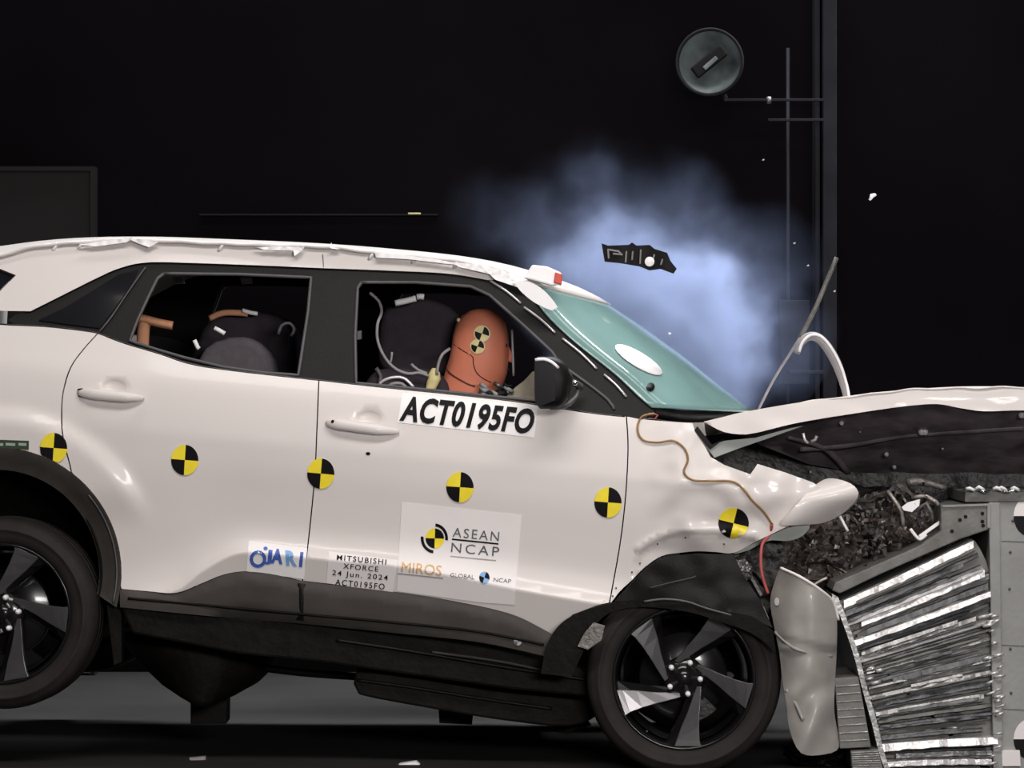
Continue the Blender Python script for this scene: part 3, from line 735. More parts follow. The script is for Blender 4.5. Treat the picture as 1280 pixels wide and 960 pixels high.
for i in range(K - 1):
    for j in range(NN): fs.append((i*(NN+1)+j, i*(NN+1)+j+1, (i+1)*(NN+1)+j+1, (i+1)*(NN+1)+j))
o = fixn(mk('hood_skin', vs, fs, 'paint', C)); s_ = o.modifiers.new('s', 'SOLIDIFY'); s_.thickness = .006
def hun(x, y): return yb(x) + .10 + (y - 515) * .006
hp = panel('hood_underside', hl[::-1][1:-1] + [(1340, 600), (1260, 612), (1190, 606), (1100, 596), (1010, 580), (950, 556), (930, 545)], 'hoodu', C, lambda x, y: hun(x, y) + .012 * sin((y - 500) / 9.0) , 0, .012, grid=9)
ptube('hood_rib', [(1000, 561, hun(1000, 561)), (1060, 556, hun(1060, 556)), (1140, 543, hun(1140, 543)), (1280, 534, hun(1280, 534))], .012, 'hoodu', hp)
ptube('hood_rib', [(985, 545, hun(985, 545)), (1030, 560, hun(1030, 560)), (1060, 590, hun(1060, 590))], .012, 'hoodu', hp)
for x, y, r in ((1052, 529, .009), (1152, 540, .013), (1156, 540, .013), (1108, 568, .009), (1118, 584, .008), (1178, 561, .005), (1013, 590, .006), (1277, 519, .012), (1075, 540, .004)):
    vs, fs = lathe_mesh([(.0005, -.01), (r * .7, -.008), (r, 0), (r * .8, .01)], 12); o = mk('hood_stud', vs, fs, 'silver', None); place(o, at(x, y, hun(x, y) - .02)); adopt(o, hp)
ptube('hood_latch', [(1004, 541, .06), (1006, 550, .06), (1010, 554, .06)], .0055, 'silver', C, 4)
ptube('hood_latch', [(1014, 552, .06), (1019, 550, .06), (1021, 545, .06)], .0055, 'cable', C, 4)
panel('hood_hinge', lin([(884, 560), (905, 551), (945, 547), (985, 536), (1005, 532), (960, 548), (925, 560), (893, 572)], 6), 'hinge', C, lambda x, y: yb(x) + .09, 0, .01)
panel('hinge_bracket', lin([(868, 538), (872, 533), (890, 556), (905, 549), (888, 562), (882, 556)], 6), 'trim', C, lambda x, y: yb(x) + .08, 0, .02)
# dark fender apron seen below the hood
panel('inner_apron', lin([(880, 545), (1000, 530), (1200, 510), (1340, 520), (1340, 640), (1235, 640), (1200, 700), (1050, 735), (975, 712), (940, 680), (900, 600)], 14), 'bay', C, lambda x, y: yb(x) + .55 + .02 * noise.noise(Vector((x / 30, y / 30, 2))), 0, .02, grid=14)
# trim arch standing on the hood
A_ = spl([(996, 442, 60), (1000, 430, 60), (1010, 421, 60), (1022, 422, 60), (1034, 434, 60), (1046, 455, 60), (1054, 478, 60), (1058, 498, 60), (1055, 512, 60)], 4)
ts = tube('bent_trim_strip', [at(a, b, .1) for a, b, c in A_], [.019 * (.5 + .5 * sin(pi * min(1, (i + 3) / (len(A_) + 2)))) for i in range(len(A_))], 'cable', C, 10, (.8, .95))
tube('strip_edge', [at(a + 3, b - 2, .085) for a, b, c in A_], .0055, 'white', ts, 6)
# wiper
wa = ptube('wiper_arm', [(948, 512, .35), (968, 473, .33), (990, 438, .3), (1008, 408, .3)], .0045, 'cable', C, 8)
ptube('wiper_blade', [(1000, 422, .3), (1018, 388, .3), (1034, 350, .3), (1046, 322, .3)], .008, 'shardg', wa, 8)

# crushed engine bay ---------------------------------------------------
def lump(name, x0, x1, y0, y1, Y, dep, m, seed, amp=.06):
    bm = bmesh.new(); bmesh.ops.create_icosphere(bm, subdivisions=4, radius=1)
    c = at((x0 + x1) / 2, (y0 + y1) / 2, Y); rx = (x1 - x0) / 2 / 355; rz = (y1 - y0) / 2 / 355
    for v in bm.verts:
        n = noise.noise(v.co * 3 + Vector((seed, 0, 0))) + .5 * noise.noise(v.co * 8 + Vector((0, seed, 0))); n = round(n * 5) / 5 * .5 + n * .5
        k = 1 + n * amp * 6; v.co = Vector((v.co.x * rx * k, v.co.y * dep * k, v.co.z * rz * k)) + c
    me = bpy.data.meshes.new(name); bm.to_mesh(me); bm.free(); me.materials.append(M[m])
    o = bpy.data.objects.new(name, me); COL.objects.link(o); adopt(o, C); return o
lump('engine_block', 990, 1190, 610, 740, .42, .16, 'bay', 3, .05)
lump('radiator_lump', 1090, 1200, 630, 700, .28, .08, 'shardb', 9, .05)
lump('gearbox_lump', 960, 1080, 640, 735, .30, .10, 'shardb', 5, .05)
rnd = random.Random(5)
bayP = [(975, 680), (1000, 665), (1040, 655), (1075, 625), (1100, 610), (1150, 605), (1185, 640), (1160, 675), (1100, 700), (1050, 722), (1000, 712), (975, 700)]
def shard(name, x, y, Y, L, W, m, par=None):
    a = rnd.uniform(0, pi); n = 4; ring = []; c = at(x, y, Y)
    d = Vector((cos(a), rnd.uniform(-.5, .5), sin(a))).normalized(); u = d.cross(Vector((rnd.uniform(-.4, .4), 1, rnd.uniform(-.4, .4)))).normalized(); nn = d.cross(u)
    vs = []
    for i in range(n + 1):
        t = i / n - .5; b = nn * (.35 * L * rnd.uniform(-.5, .5)); ww = W * rnd.uniform(.4, 1)
        for s in (-1, 1): vs += [c + d * L * t + u * ww * s + b, c + d * L * t + u * ww * s + b + nn * .004]
    fs = []
    for i in range(n): k = i * 4; fs += [(k, k+2, k+6, k+4), (k+1, k+5, k+7, k+3), (k, k+4, k+5, k+1), (k+2, k+3, k+7, k+6)]
    fs += [(0, 1, 3, 2), (n*4, n*4+2, n*4+3, n*4+1)]
    return fixn(mk(name, vs, fs, m, par or C, False))
cnt = 0
while cnt < 90:
    x = rnd.uniform(970, 1190); y = rnd.uniform(603, 725)
    if not inside(bayP, x, y): continue
    cnt += 1; mm = rnd.choice(['shardb', 'shardb', 'shardb', 'shardb', 'shardg', 'bay', 'bay', 'bay', 'seal'])
    shard('crushed_metal_shard', x, y, rnd.uniform(.12, .28), rnd.uniform(.03, .10), rnd.uniform(.003, .011), mm)
vs = []; fs = []; mi = []
for i in range(900):
    x = rnd.uniform(965, 1195); y = rnd.uniform(598, 735)
    if not inside(bayP, x, y + rnd.uniform(-8, 4)): continue
    c = at(x, y, rnd.uniform(.06, .26)); k = len(vs); L = rnd.uniform(.004, .016)
    for q in range(4): vs.append(c + Vector((rnd.uniform(-L, L), rnd.uniform(-L, L), rnd.uniform(-L, L))))
    fs += [(k, k+1, k+2), (k, k+2, k+3), (k, k+3, k+1), (k+1, k+3, k+2)]; mi += [rnd.choice([0, 0, 0, 0, 1, 1, 2])] * 4
o = mk('metal_crumbs', vs, fs, ['shardb', 'shardg', 'shardw'], C, False, mi); o['kind'] = 'stuff'
# distinct bright bits
panel('bright_bracket', lin([(1127, 634), (1135, 628), (1150, 624), (1149, 632), (1140, 640), (1130, 638)], 4), 'pureW', C, lambda x, y: .06, 0, .01, grid=4)
bar('bright_rod', (1149, 671, .05), (1180, 649, .05), .006, .006, 'pureW', C)
ptube('bright_clip', [(1138, 661, .05), (1143, 668, .05), (1150, 674, .05), (1158, 668, .05)], .006, 'pureW', C, 3)
ptube('hose', [(1110, 614, .1), (1118, 625, .08), (1127, 640, .08), (1129, 658, .1)], .007, 'shardw', C)
ptube('hose', [(1140, 622, .1), (1158, 620, .08), (1170, 627, .08), (1178, 640, .1)], .007, 'shardw', C)
ptube('hose', [(1143, 640, .1), (1158, 629, .08), (1164, 640, .08), (1166, 655, .1)], .007, 'shardg', C)
ptube('pipe', [(1134, 604, .2), (1150, 602, .2), (1182, 610, .2)], (.017, .008), 'shardg', C)
ptube('bent_tab', [(1050, 645, .05), (1055, 655, .05), (1060, 664, .05)], .005, 'white', C, 4)
ptube('bent_tab', [(1012, 735, .05), (1022, 728, .05), (1034, 722, .05)], .005, 'shardw', C, 4)
# suspension and brackets behind the wire
lump('strut_mount', 912, 940, 700, 728, .08, .03, 'steel', 2, .05)
bar('strut', (893, 722, .10), (935, 765, .10), .009, .012, 'sill', C)
bar('strut', (912, 725, .10), (955, 762, .10), .007, .012, 'shardg', C)
ptube('strut_rod', [(925, 730, .05), (948, 752, .03), (960, 775, .02)], .006, 'shardw', C)
bar('brace', (935, 715, .12), (952, 745, .1), .006, .01, 'shardg', C)
panel('crash_rail', lin([(905, 692), (945, 684), (975, 672), (985, 700), (968, 735), (960, 770), (930, 760), (905, 725)], 10), 'bay', C, lambda x, y: yb(x) + .16 + .02 * noise.noise(Vector((x / 12, y / 12, 0))), 0, .02, grid=8)
# wires on the fender
ptube('sensor_wire', [(818, 517, side(818, 517) - .01), (802, 521, side(802, 521) - .01), (797, 537, side(797, 537) - .01), (804, 550, side(804, 550) - .01), (822, 553, side(822, 553) - .01), (842, 551, side(842, 551) - .01), (856, 561, side(856, 561) - .01), (860, 575, side(860, 575) - .01), (855, 590, side(855, 590) - .01), (866, 600, side(866, 600) - .01), (890, 601, side(890, 601) - .01), (916, 602, side(916, 602) - .01), (930, 612, side(930, 612) - .01), (940, 625, side(940, 625) - .012), (955, 640, side(955, 640) - .012), (965, 655, side(965, 655) - .012)], .0036, 'brownw', C, 4)
ptube('red_wire', [(965, 655, side(965, 655) - .012), (962, 668, .03), (953, 680, .0), (951, 700, -.01), (953, 720, -.01), (960, 742, .0)], .0055, 'redw', C, 4)
ptube('red_wire', [(806, 521, .05), (812, 517, .05), (822, 519, .05), (818, 524, .05)], .003, 'redw', C, 4)
# bumper skin hanging
def bumpy(x, y):
    fx = (x - 1010) / 40; b = -.12 + .10 * fx * fx + .02 * sm((y - 808) / 10) + .012 * noise.noise(Vector((x / 22, y / 34, 7)))
    b += .014 * sin((x - 960) / 9 + (y - 840) / 14) * sm((y - 845) / 25)
    return b + .015 * math.exp(-((y - 806 - (x - 1000) * .2) / 4) ** 2)
bs = panel('bumper_skin', spl([(976, 711), (990, 717), (1010, 727), (1030, 741), (1041, 752), (1046, 775), (1046, 810), (1044, 850), (1043, 890), (1049, 925), (1046, 938), (1030, 943), (1008, 944), (996, 935), (986, 908), (983, 880), (978, 850), (974, 815), (968, 785), (963, 755), (966, 735)], 6, True), 'bumper', C, bumpy, 0, .01, grid=6)
ptube('bumper_rim', [(976, 710, bumpy(976, 710)), (1000, 721, bumpy(1000, 721)), (1025, 737, bumpy(1025, 737)), (1042, 753, bumpy(1042, 753)), (1048, 775, bumpy(1047, 775))], .005, 'offwhite', bs, 5)
ptube('bumper_fold', [(969, 790, bumpy(969, 790)), (985, 805, bumpy(985, 805)), (1003, 814, bumpy(1003, 814)), (1040, 820, bumpy(1040, 820))], .006, 'bumper', bs, 5)
ptube('bumper_fold', [(983, 862, bumpy(983, 862)), (995, 880, bumpy(995, 880)), (1004, 900, bumpy(1004, 900))], .007, 'bumper', bs, 5)
quad_target('clip', 971, 752, 3, 5, 0, bs, bumpy, -.006, ('white', 'white'))
lump('lower_tray', 980, 1060, 925, 958, .25, .15, 'under', 6, .04)

# underbody -----------------------------------------------------------
prism('floor_pan', [(150, 758), (380, 778), (690, 818), (745, 845), (742, 872), (640, 862), (520, 845), (400, 828), (300, 818), (165, 792)], .16, 1.72, 'under', C, .01)
loftrows('fuel_tank', [(785, 150, 356), (810, 164, 354), (830, 182, 346), (850, 205, 326), (863, 228, 302), (870, 246, 284)], .75, .42, 'under', C, 28, 2.4)
prism('tow_block', [(238, 864), (284, 862), (283, 905), (238, 905)], .62, .78, 'under', C, .004)
ptube('exhaust_pipe', [(225, 808, .45), (260, 815, .45), (302, 824, .45)], .006, 'shardw', C, 6)
ptube('exhaust_pipe', [(330, 835, .5), (380, 841, .5), (450, 846, .5)], .014, 'under', C, 8)
prism('side_tray', spl([(444, 840), (520, 848), (620, 864), (745, 878), (748, 892), (715, 908), (640, 902), (540, 886), (448, 868), (442, 855)], 12, True), .24, .7, 'under', C, .008)
ptube('tray_edge', [(446, 850, .236), (520, 860, .236), (600, 873, .236), (690, 886, .236)], .006, 'trim', C, 10)
ptube('brake_line', [(420, 800, .15), (520, 815, .15), (620, 832, .15), (735, 850, .15)], .006, 'trim', C, 10)
ptube('brake_line', [(540, 815, .14), (620, 826, .14), (680, 838, .14)], .005, 'sill', C, 10)
prism('jack_block', [(548, 884), (592, 886), (590, 906), (549, 904)], .5, .62, 'under', C, .003)
bar('control_arm', (672, 878, .30), (738, 892, .30), .012, .03, 'shardg', C)
lump('suspension_joint', 690, 735, 890, 915, .38, .05, 'under', 4, .05)
panel('splash_shield', lin([(742, 778), (756, 782), (752, 800), (735, 812), (722, 808), (730, 792)], 6), 'shardg', C, lambda x, y: -.05, 0, .008)
prism('mud_flap', [(133, 755), (152, 757), (152, 828), (142, 832)], .2, .28, 'under', C, .002)
# far side front closing panels, firewall, bay shell
prism('firewall', [(785, 530), (850, 530), (850, 700), (785, 740)], .12, 1.7, 'inner', C, .01)
# far fender
flipcopy(panel('far_fender_shell', lin([(785, 523), (900, 529), (1010, 545), (1120, 570), (1150, 620), (1100, 690), (960, 700), (900, 690), (827, 700), (764, 753)], 14), 'paint', None, lambda x, y: yb(x) + .01, 0, .008, grid=16), C)
for o_ in [q for q in COL.objects if q.name.startswith('far_fender_shell') and q.parent is None]: bpy.data.objects.remove(o_)
for o_ in [q for q in COL.objects if q.name.startswith('far_fender_shell')]: o_.name = 'front_fender.001'

# cabin ----------------------------------------------------------------
prism('rear_seat', spl([(236, 560), (232, 490), (245, 430), (262, 400), (280, 391), (330, 391), (356, 400), (368, 420), (372, 470), (376, 560)], 12, True), .75, 1.25, 'seat', C, .03, 4)
rs = prism('seat_back', spl([(250, 560), (246, 470), (256, 436), (285, 422), (320, 424), (335, 440), (345, 470), (350, 560)], 12, True), .45, .75, 'seatg', C, .03, 4)
ptube('seat_stripe', [(262, 398, .7), (280, 391, .7), (310, 392, .7)], .012, 'beige', rs, 6)
for a in (((303, 388, .68), (314, 391, .68), (322, 392, .68)), ((268, 410, .44), (274, 413, .44), (281, 417, .44)), ((243, 425, .44), (247, 434, .44), (249, 436, .44))):
    ptube('seat_clip', a, .008, 'pureW', rs, 4)
ptube('belt_loop', [(348, 418, .44), (352, 407, .44), (362, 404, .44), (368, 412, .44), (364, 420, .44)], .006, 'seal', rs, 4)
hr = ptube('child_seat_headrest', [(172, 398, .5), (180, 399, .5), (200, 404, .5), (216, 407, .5)], .021, 'beige', C, 5, 10, (1.5, .8))
ptube('headrest_post', [(181, 402, .5), (179, 418, .5), (178, 450, .5), (178, 480, .5)], .023, 'beige', hr, 5, 10)
for x in (222, 307):
    prism('grab_handle', [(x - 7, 347), (x + 7, 347), (x + 8, 354), (x - 5, 355)], 1.35, 1.4, 'pureW', C, .002)
fs_ = prism('front_seat', spl([(450, 620), (448, 520), (456, 480), (474, 462), (540, 462), (560, 480), (566, 520), (570, 620)], 12, True), .42, .90, 'seat', C, .03, 4)
prism('headrest', spl([(478, 460), (474, 420), (482, 386), (510, 372), (545, 376), (572, 392), (580, 430), (570, 462), (530, 474)], 10, True), .62, .92, 'seat', fs_, .03, 4)
ptube('seat_tube', [(494, 379, .5), (508, 376, .5), (520, 373, .5)], .0115, 'pureW', fs_, 4)
ptube('seat_tube_knob', [(521, 371, .5), (526, 370.5, .5), (530, 371, .5)], .011, 'pureW', fs_, 3)
ptube('chrome_hoop', [(472, 488, .38), (476, 478, .38), (490, 472, .38), (505, 473, .38), (517, 484, .38)], .006, 'silver', fs_, 4)
ptube('chrome_hoop', [(480, 488, .36), (490, 480, .36), (503, 480, .36), (512, 490, .36)], .006, 'cable', fs_, 4)
ptube('seat_belt', [(474, 480, .4), (476, 470, .4), (470, 460, .4)], .008, 'seal', fs_, 4)
pillar_int = prism('belt_anchor', [(446, 414), (452, 413), (452, 424), (446, 425)], .25, .28, 'seal', C, .002)
dash = prism('dashboard', spl([(680, 640), (668, 560), (664, 520), (680, 508), (740, 508), (800, 520), (800, 640)], 14, True), .2, 1.6, 'inner', C, .02)
vs = []; fs = []
swc = at(668, 510, .48)
n1, n2 = 32, 8; ax = Vector((-.85, 0, .35)).normalized(); uu = Vector((0, 1, 0)); vv = ax.cross(uu)
for i in range(n1):
    a = 2*pi*i/n1; rr = uu * cos(a) + vv * sin(a)
    for j in range(n2): b = 2*pi*j/n2; vs.append(swc + rr * (.18 + .014 * cos(b)) + ax * .014 * sin(b))
for i in range(n1):
    for j in range(n2): fs.append((i*n2+j, i*n2+(j+1) % n2, ((i+1) % n1)*n2+(j+1) % n2, ((i+1) % n1)*n2+j))
sw = fixn(mk('steering_wheel', vs, fs, 'inner', C))
panel('airbag', spl([(632, 502), (640, 488), (655, 476), (670, 464), (672, 502)], 5, True), 'cream', sw, lambda x, y: .36 + ((x - 650) / 40) ** 2 * .04, 0, .12, grid=6)
ptube('airbag_strut', [(640, 412, .36), (641, 440, .36), (642, 470, .36)], .004, 'cable', sw, 6)
prism('cabin_floor', [(120, 600), (380, 690), (700, 770), (770, 700), (770, 720), (700, 790), (380, 715), (120, 640)], .2, 1.65, 'inner', C, .005)
loft_car('headliner', [(x, y + 14, side(x, y + 14) + .02) for x, y in rn[6:-3]], [(x, y + 18, 0) for x, y in rc[6:-3]], 'inner', C)
tg = prism('tailgate', [(-110, 420), (-62, 330), (-58, 330), (-62, 400), (-60, 700), (-110, 690)], .5, 1.9, 'paint', C, .02)

# ------------------------------------------------------------------ the dummy
dm = thing('crash_test_dummy', at(560, 650, .55), 'orange crash test dummy leaning forward in the driver seat, checker markers on its head', 'crash test dummy')
hd = loftrows('head', [(386, 596, 610, .35), (389, 586, 619, .6), (395, 577, 626, .8), (404, 570, 632, .95), (418, 566, 635.5, 1.02), (434, 564.5, 636, 1.04), (446, 562, 636, 1.02), (456, 559, 635, .98), (466, 556, 634, .92), (476, 553, 631, .88), (486, 550, 627, .84), (500, 549, 622, .8), (512, 552, 618, .6)], .50, .088, 'skin', dm, 28, 2.2)
def hy(x, y):
    rows = [(386, 596, 610, .35), (389, 586, 619, .6), (395, 577, 626, .8), (404, 570, 632, .95), (418, 566, 635.5, 1.02), (434, 564.5, 636, 1.04), (446, 562, 636, 1.02), (456, 559, 635, .98), (466, 556, 634, .92), (476, 553, 631, .88), (486, 550, 627, .84), (500, 549, 622, .8), (512, 552, 618, .6)]
    for i in range(len(rows) - 2):
        if y < rows[i + 1][0]: break
    t = (y - rows[i][0]) / (rows[i+1][0] - rows[i][0]); a, b, d = [lerp(rows[i][k], rows[i+1][k], t) for k in (1, 2, 3)]
    u = abs((x - (a + b) / 2) / ((b - a) / 2)); return .50 - .088 * d * max(0, 1 - min(1, u) ** 2.2) ** (1 / 2.2)
def hseam(P, r=.0022, m='skinline'): ptube('seam', [(x, y, hy(x, y) - .0) for x, y in P], r, m, hd, 3, 6)
hseam([(567, 430), (575, 436), (585, 442), (591, 446), (592, 456), (596, 466), (604, 473), (614, 478)])
hseam([(558, 458), (562, 466), (572, 473), (585, 480), (594, 483)], .0035)
for cx, cy, r in ((602.5, 417, 9), (597, 433, 8)):
    quad_target('checker_marker', cx, cy, r, r, 20, hd, hy, -.006, ('yellowc', 'ink'))
    n = 16; vs = []
    for i in range(n):
        a = 2*pi*i/n
        for q in (r - .2, r + 1.4): x, y = cx + q*cos(a), cy + q*sin(a); vs.append(at(x, y, hy(x, y) - .005))
    mk('marker_border', vs, [(2*i, 2*i+1, (2*i+3) % (2*n), (2*i+2) % (2*n)) for i in range(n)], 'yellowc', hd)
# face, turned to the airbag
for dy_, nm in ((-.035, 'eye'), (.035, 'eye')):
    vs, fs = lathe_mesh([(.0005, -.008), (.008, -.005), (.011, 0)], 12); o = mk(nm, vs, fs, 'skinline', None); place(o, at(632, 432, .5 + dy_), radians(90)); adopt(o, hd)
ptube('nose', [(634, 434, .5), (638, 444, .5), (636, 452, .5)], (.006, .013), 'skin', hd, 3)
ptube('mouth', [(634, 462, .48), (635.5, 462, .5), (634, 462, .52)], .004, 'skinline', hd, 3)
ptube('ear', [(588, 436, .42), (586, 442, .415), (588, 448, .42)], .004, 'skin', hd, 3)
# body: one skinned mesh
bm = bmesh.new()
sk = {}
def jt(n, px, py, Y): sk[n] = bm.verts.new(at(px, py, Y)); return sk[n]
jt('pelvis', 530, 690, .55); jt('waist', 535, 640, .55); jt('chest', 552, 570, .55); jt('neckb', 575, 520, .55); jt('neck', 584, 500, .5)
rad = {'pelvis': .15, 'waist': .13, 'chest': .15, 'neckb': .08, 'neck': .06}
E = [('pelvis', 'waist'), ('waist', 'chest'), ('chest', 'neckb'), ('neckb', 'neck')]
for s, y in (('n', -1), ('f', 1)):
    for nm, px, py, Y, r in (('sh', 562, 545, .55 + .17*y, .055), ('el', 600, 610, .55 + .2*y, .042), ('wr', 650, 560, .55 + .13*y, .028), ('palm', 664, 550, .55 + .12*y, .030),
                             ('hip', 545, 690, .55 + .1*y, .085), ('kn', 670, 668, .55 + .13*y, .062), ('an', 730, 738, .55 + .1*y, .04), ('toe', 756, 730, .55 + .1*y, .035)):
        jt(nm + s, px, py, Y); rad[nm + s] = r
    E += [('chest', 'sh' + s), ('sh' + s, 'el' + s), ('el' + s, 'wr' + s), ('wr' + s, 'palm' + s), ('pelvis', 'hip' + s), ('hip' + s, 'kn' + s), ('kn' + s, 'an' + s), ('an' + s, 'toe' + s)]
    for q in range(5):
        a, b = 'f%d1' % q + s, 'f%d2' % q + s
        jt(a, 670 + (q != 4) * 5, 538 + q * 6, .55 + .12*y); jt(b, 676 + (q != 4) * (6 - abs(q - 1)), 534 + q * 6, .53 + .12*y); rad[a] = .010; rad[b] = .008
        E += [('palm' + s, a), (a, b)]
for a, b in E: bm.edges.new((sk[a], sk[b]))
bm.verts.index_update(); order = {n: v.index for n, v in sk.items()}
me = bpy.data.meshes.new('body'); bm.to_mesh(me); bm.free(); me.materials.append(M['skin'])
bo = bpy.data.objects.new('body', me); COL.objects.link(bo); adopt(bo, dm)
md = bo.modifiers.new('skin', 'SKIN'); md.use_smooth_shade = True
lay = me.skin_vertices[0] if len(me.skin_vertices) else None
if lay is None:
    me.attributes  # created with the modifier below
    bpy.context.view_layer.objects.active = bo
    bpy.ops.mesh.customdata_skin_add(); lay = me.skin_vertices[0]
for n, i in order.items(): lay.data[i].radius = (rad[n], rad[n])
lay.data[order['pelvis']].use_root = True
ss = bo.modifiers.new('sub', 'SUBSURF'); ss.levels = 1; ss.render_levels = 1
ptube('jacket_collar', [(553, 496, .42), (575, 500, .40), (600, 505, .41), (625, 500, .45)], .02, 'seatg', dm, 6)
loftrows('shoulder_clamp', [(460, 540, 546, .5), (466, 536, 550), (474, 534, 551), (484, 532, 546), (492, 531, 542, .7)], .40, .018, 'yellowc', dm, 10, 3)
ptube('sensor_cable', [(462, 366, .42), (473, 376, .42), (477, 390, .40), (472, 405, .38), (472, 425, .38), (480, 445, .38), (493, 460, .38), (510, 467, .38), (524, 466, .38), (536, 470, .38)], .0055, 'cable', dm, 4)
ptube('sensor_cable', [(546, 468, .38), (548, 455, .38), (553, 443, .38), (562, 436, .41)], .0055, 'cable', dm, 4)
ptube('sensor_cable', [(514, 455, .38), (522, 462, .38), (534, 467, .38)], .005, 'cable', dm, 4)
ptube('sensor_cable', [(490, 440, .38), (489, 450, .38), (487, 455, .38)], .004, 'cable', dm, 4)
vs, fs = lathe_mesh([(.001, -.006), (.006, -.004), (.007, .004)], 10); o = mk('head_screw', vs, fs, 'yellowc', None); place(o, at(573, 400, .47)); adopt(o, hd)
r2 = random.Random(3)
for i in range(10):
    x, y = r2.uniform(596, 636), r2.uniform(481, 494)
    ptube('hand_instrument', [(x - 5, y - 3, .36), (x, y, .35), (x + 5, y + r2.uniform(-3, 4), .36)], r2.uniform(.005, .011), r2.choice(['cable', 'hinge', 'steel', 'inner']), dm, 4)

# ------------------------------------------------------------------ barrier
br = thing('deformable_barrier', at(1150, 960, .5), 'crumpled aluminium honeycomb barrier, layered sheets pushed up against the grey block', 'crash barrier')
Ledge = spl([(1046, 752), (1055, 775), (1065, 800), (1073, 830), (1080, 860), (1088, 888), (1095, 912), (1100, 940), (1102, 966)], 3)
Redge = spl([(1216, 672), (1232, 700), (1243, 745), (1249, 790), (1252, 830), (1254, 870), (1254, 910), (1249, 938), (1238, 966)], 3)
def eq(E_, t): i = t * (len(E_) - 1); k = min(int(i), len(E_) - 2); f = i - k; return (lerp(E_[k][0], E_[k+1][0], f), lerp(E_[k][1], E_[k+1][1], f))
NL = 86; rb = random.Random(21)
prism('core_block', Ledge[::4] + [(1240, 962)] + Redge[::-4], .04, 1.0, 'plate', br, .004)
for i in range(NL):
    t = (i + .5) / NL; L = eq(Ledge, t); Rr = eq(Redge, min(1, t ** 1.02)); n = 26
    x0 = rb.uniform(0, .05) if rb.random() < .75 else rb.uniform(.1, .4); x1 = 1 - (rb.uniform(0, .04) if rb.random() < .7 else rb.uniform(.1, .35))
    amp = rb.uniform(.05, .35); ph = rb.uniform(0, 9); dep = rb.uniform(-.015, .03); lip = rb.uniform(.003, .008); slope = rb.uniform(.8, 2.6); vs = []; th = rb.uniform(.0012, .003)
    bright = i in (1, 11, 12, 20, 30, 72, 80); dep = dep - .012 * bright; lip *= 1 + .9 * bright
    for j in range(n + 1):
        u = lerp(x0, x1, j / n); x = lerp(L[0], Rr[0], u); y = lerp(L[1], Rr[1], u) - 3 * sin(u * pi) * (t - .4) + amp * noise.noise(Vector((u * 7, ph, 0))) * 1.5
        Yn = dep + .012 * noise.noise(Vector((u * 9, ph, 4))); a = at(x, y, Yn + .02)
        lp = lip * (1 + .22 * noise.noise(Vector((u * 14, ph, 9))))
        vs += [a + Vector((0, -lp * 1.0, -lp * slope)), a, a + Vector((0, .05, .004)), a + Vector((0, .05, .004 - th)), a + Vector((0, .003, -th)), a + Vector((0, -lp + .002, -lp * slope - th))]
    fs = [(j*6 + k, j*6 + (k+1) % 6, (j+1)*6 + (k+1) % 6, (j+1)*6 + k) for j in range(n) for k in range(6)] + [tuple(range(6)), tuple(n*6 + k for k in (5, 4, 3, 2, 1, 0))]
    fixn(mk('foil_sheet', vs, fs, 'foilb' if bright else rb.choice(['foil', 'foild', 'foild', 'plate', 'plate']), br, False))
for i in range(34):
    t = rb.uniform(.28, .97) ; e = eq(Redge, t); x = e[0] - abs(rb.gauss(3, 9)); y = e[1] + rb.uniform(-4, 4)
    if i < 5: t = rb.uniform(.32, .5); e = eq(Ledge, t); x = e[0] + rb.uniform(6, 26); y = e[1] - 3
    ptube('bright_crumple', [(x - rb.uniform(3, 9), y + rb.uniform(1, 3), -.01), (x, y, -.02), (x + rb.uniform(1, 5), y - rb.uniform(0, 2), -.01)], rb.uniform(.003, .0065), 'foilb', br, 3, 6)
panel('left_face_sheet', spl([(1040, 742), (1047, 746), (1060, 778), (1074, 820), (1084, 860), (1096, 902), (1104, 935), (1112, 962)], 6) + spl([(1106, 962), (1098, 938), (1090, 905), (1078, 862), (1068, 822), (1054, 780), (1040, 748)], 6), 'foil', br, lambda x, y: -.02, 0, 1.0, grid=8)
cp = prism('clad_plate', [(1176, 631), (1238, 629), (1239, 661), (1200, 674), (1150, 696), (1100, 718), (1050, 742), (1040, 738), (1044, 728), (1100, 704), (1150, 682), (1176, 664)], .0, .9, 'plate', br, .004)
for x, y in ((1200, 650), (1207, 646), (1228, 642), (1228, 652), (1190, 664), (1229, 657)): quad_target('bolt_hole', x, y, 2.4, 2.4, 0, cp, lambda a, b: .0, -.002, ('ink', 'ink'))
bar('plate_edge', (1178, 633, -.004), (1237, 631, -.004), .004, .006, 'concrete', cp)
bar('plate_edge', (1236, 631, -.004), (1236, 660, -.004), .006, .006, 'concrete', cp)
def comb(P, name, Y0, Y1):
    o = prism(name, P, Y0, Y1, 'plate', br, .003)
    (xa, ya), (xb, yb_), (xc, yc), (xd, yd) = P
    for k in range(1, 9):
        t = k / 9; bar('comb_line', (lerp(xa, xd, t) + 1, lerp(ya, yd, t), Y0 - .002), (lerp(xb, xc, t) - 1, lerp(yb_, yc, t), Y0 - .002), .0015, .003, 'foil', o)
    return o
comb([(1043, 848), (1073, 846), (1089, 934), (1050, 936)], 'honeycomb_chunk', -.03, .4)
comb([(1063, 938), (1098, 936), (1104, 962), (1065, 962)], 'honeycomb_chunk', -.02, .5)
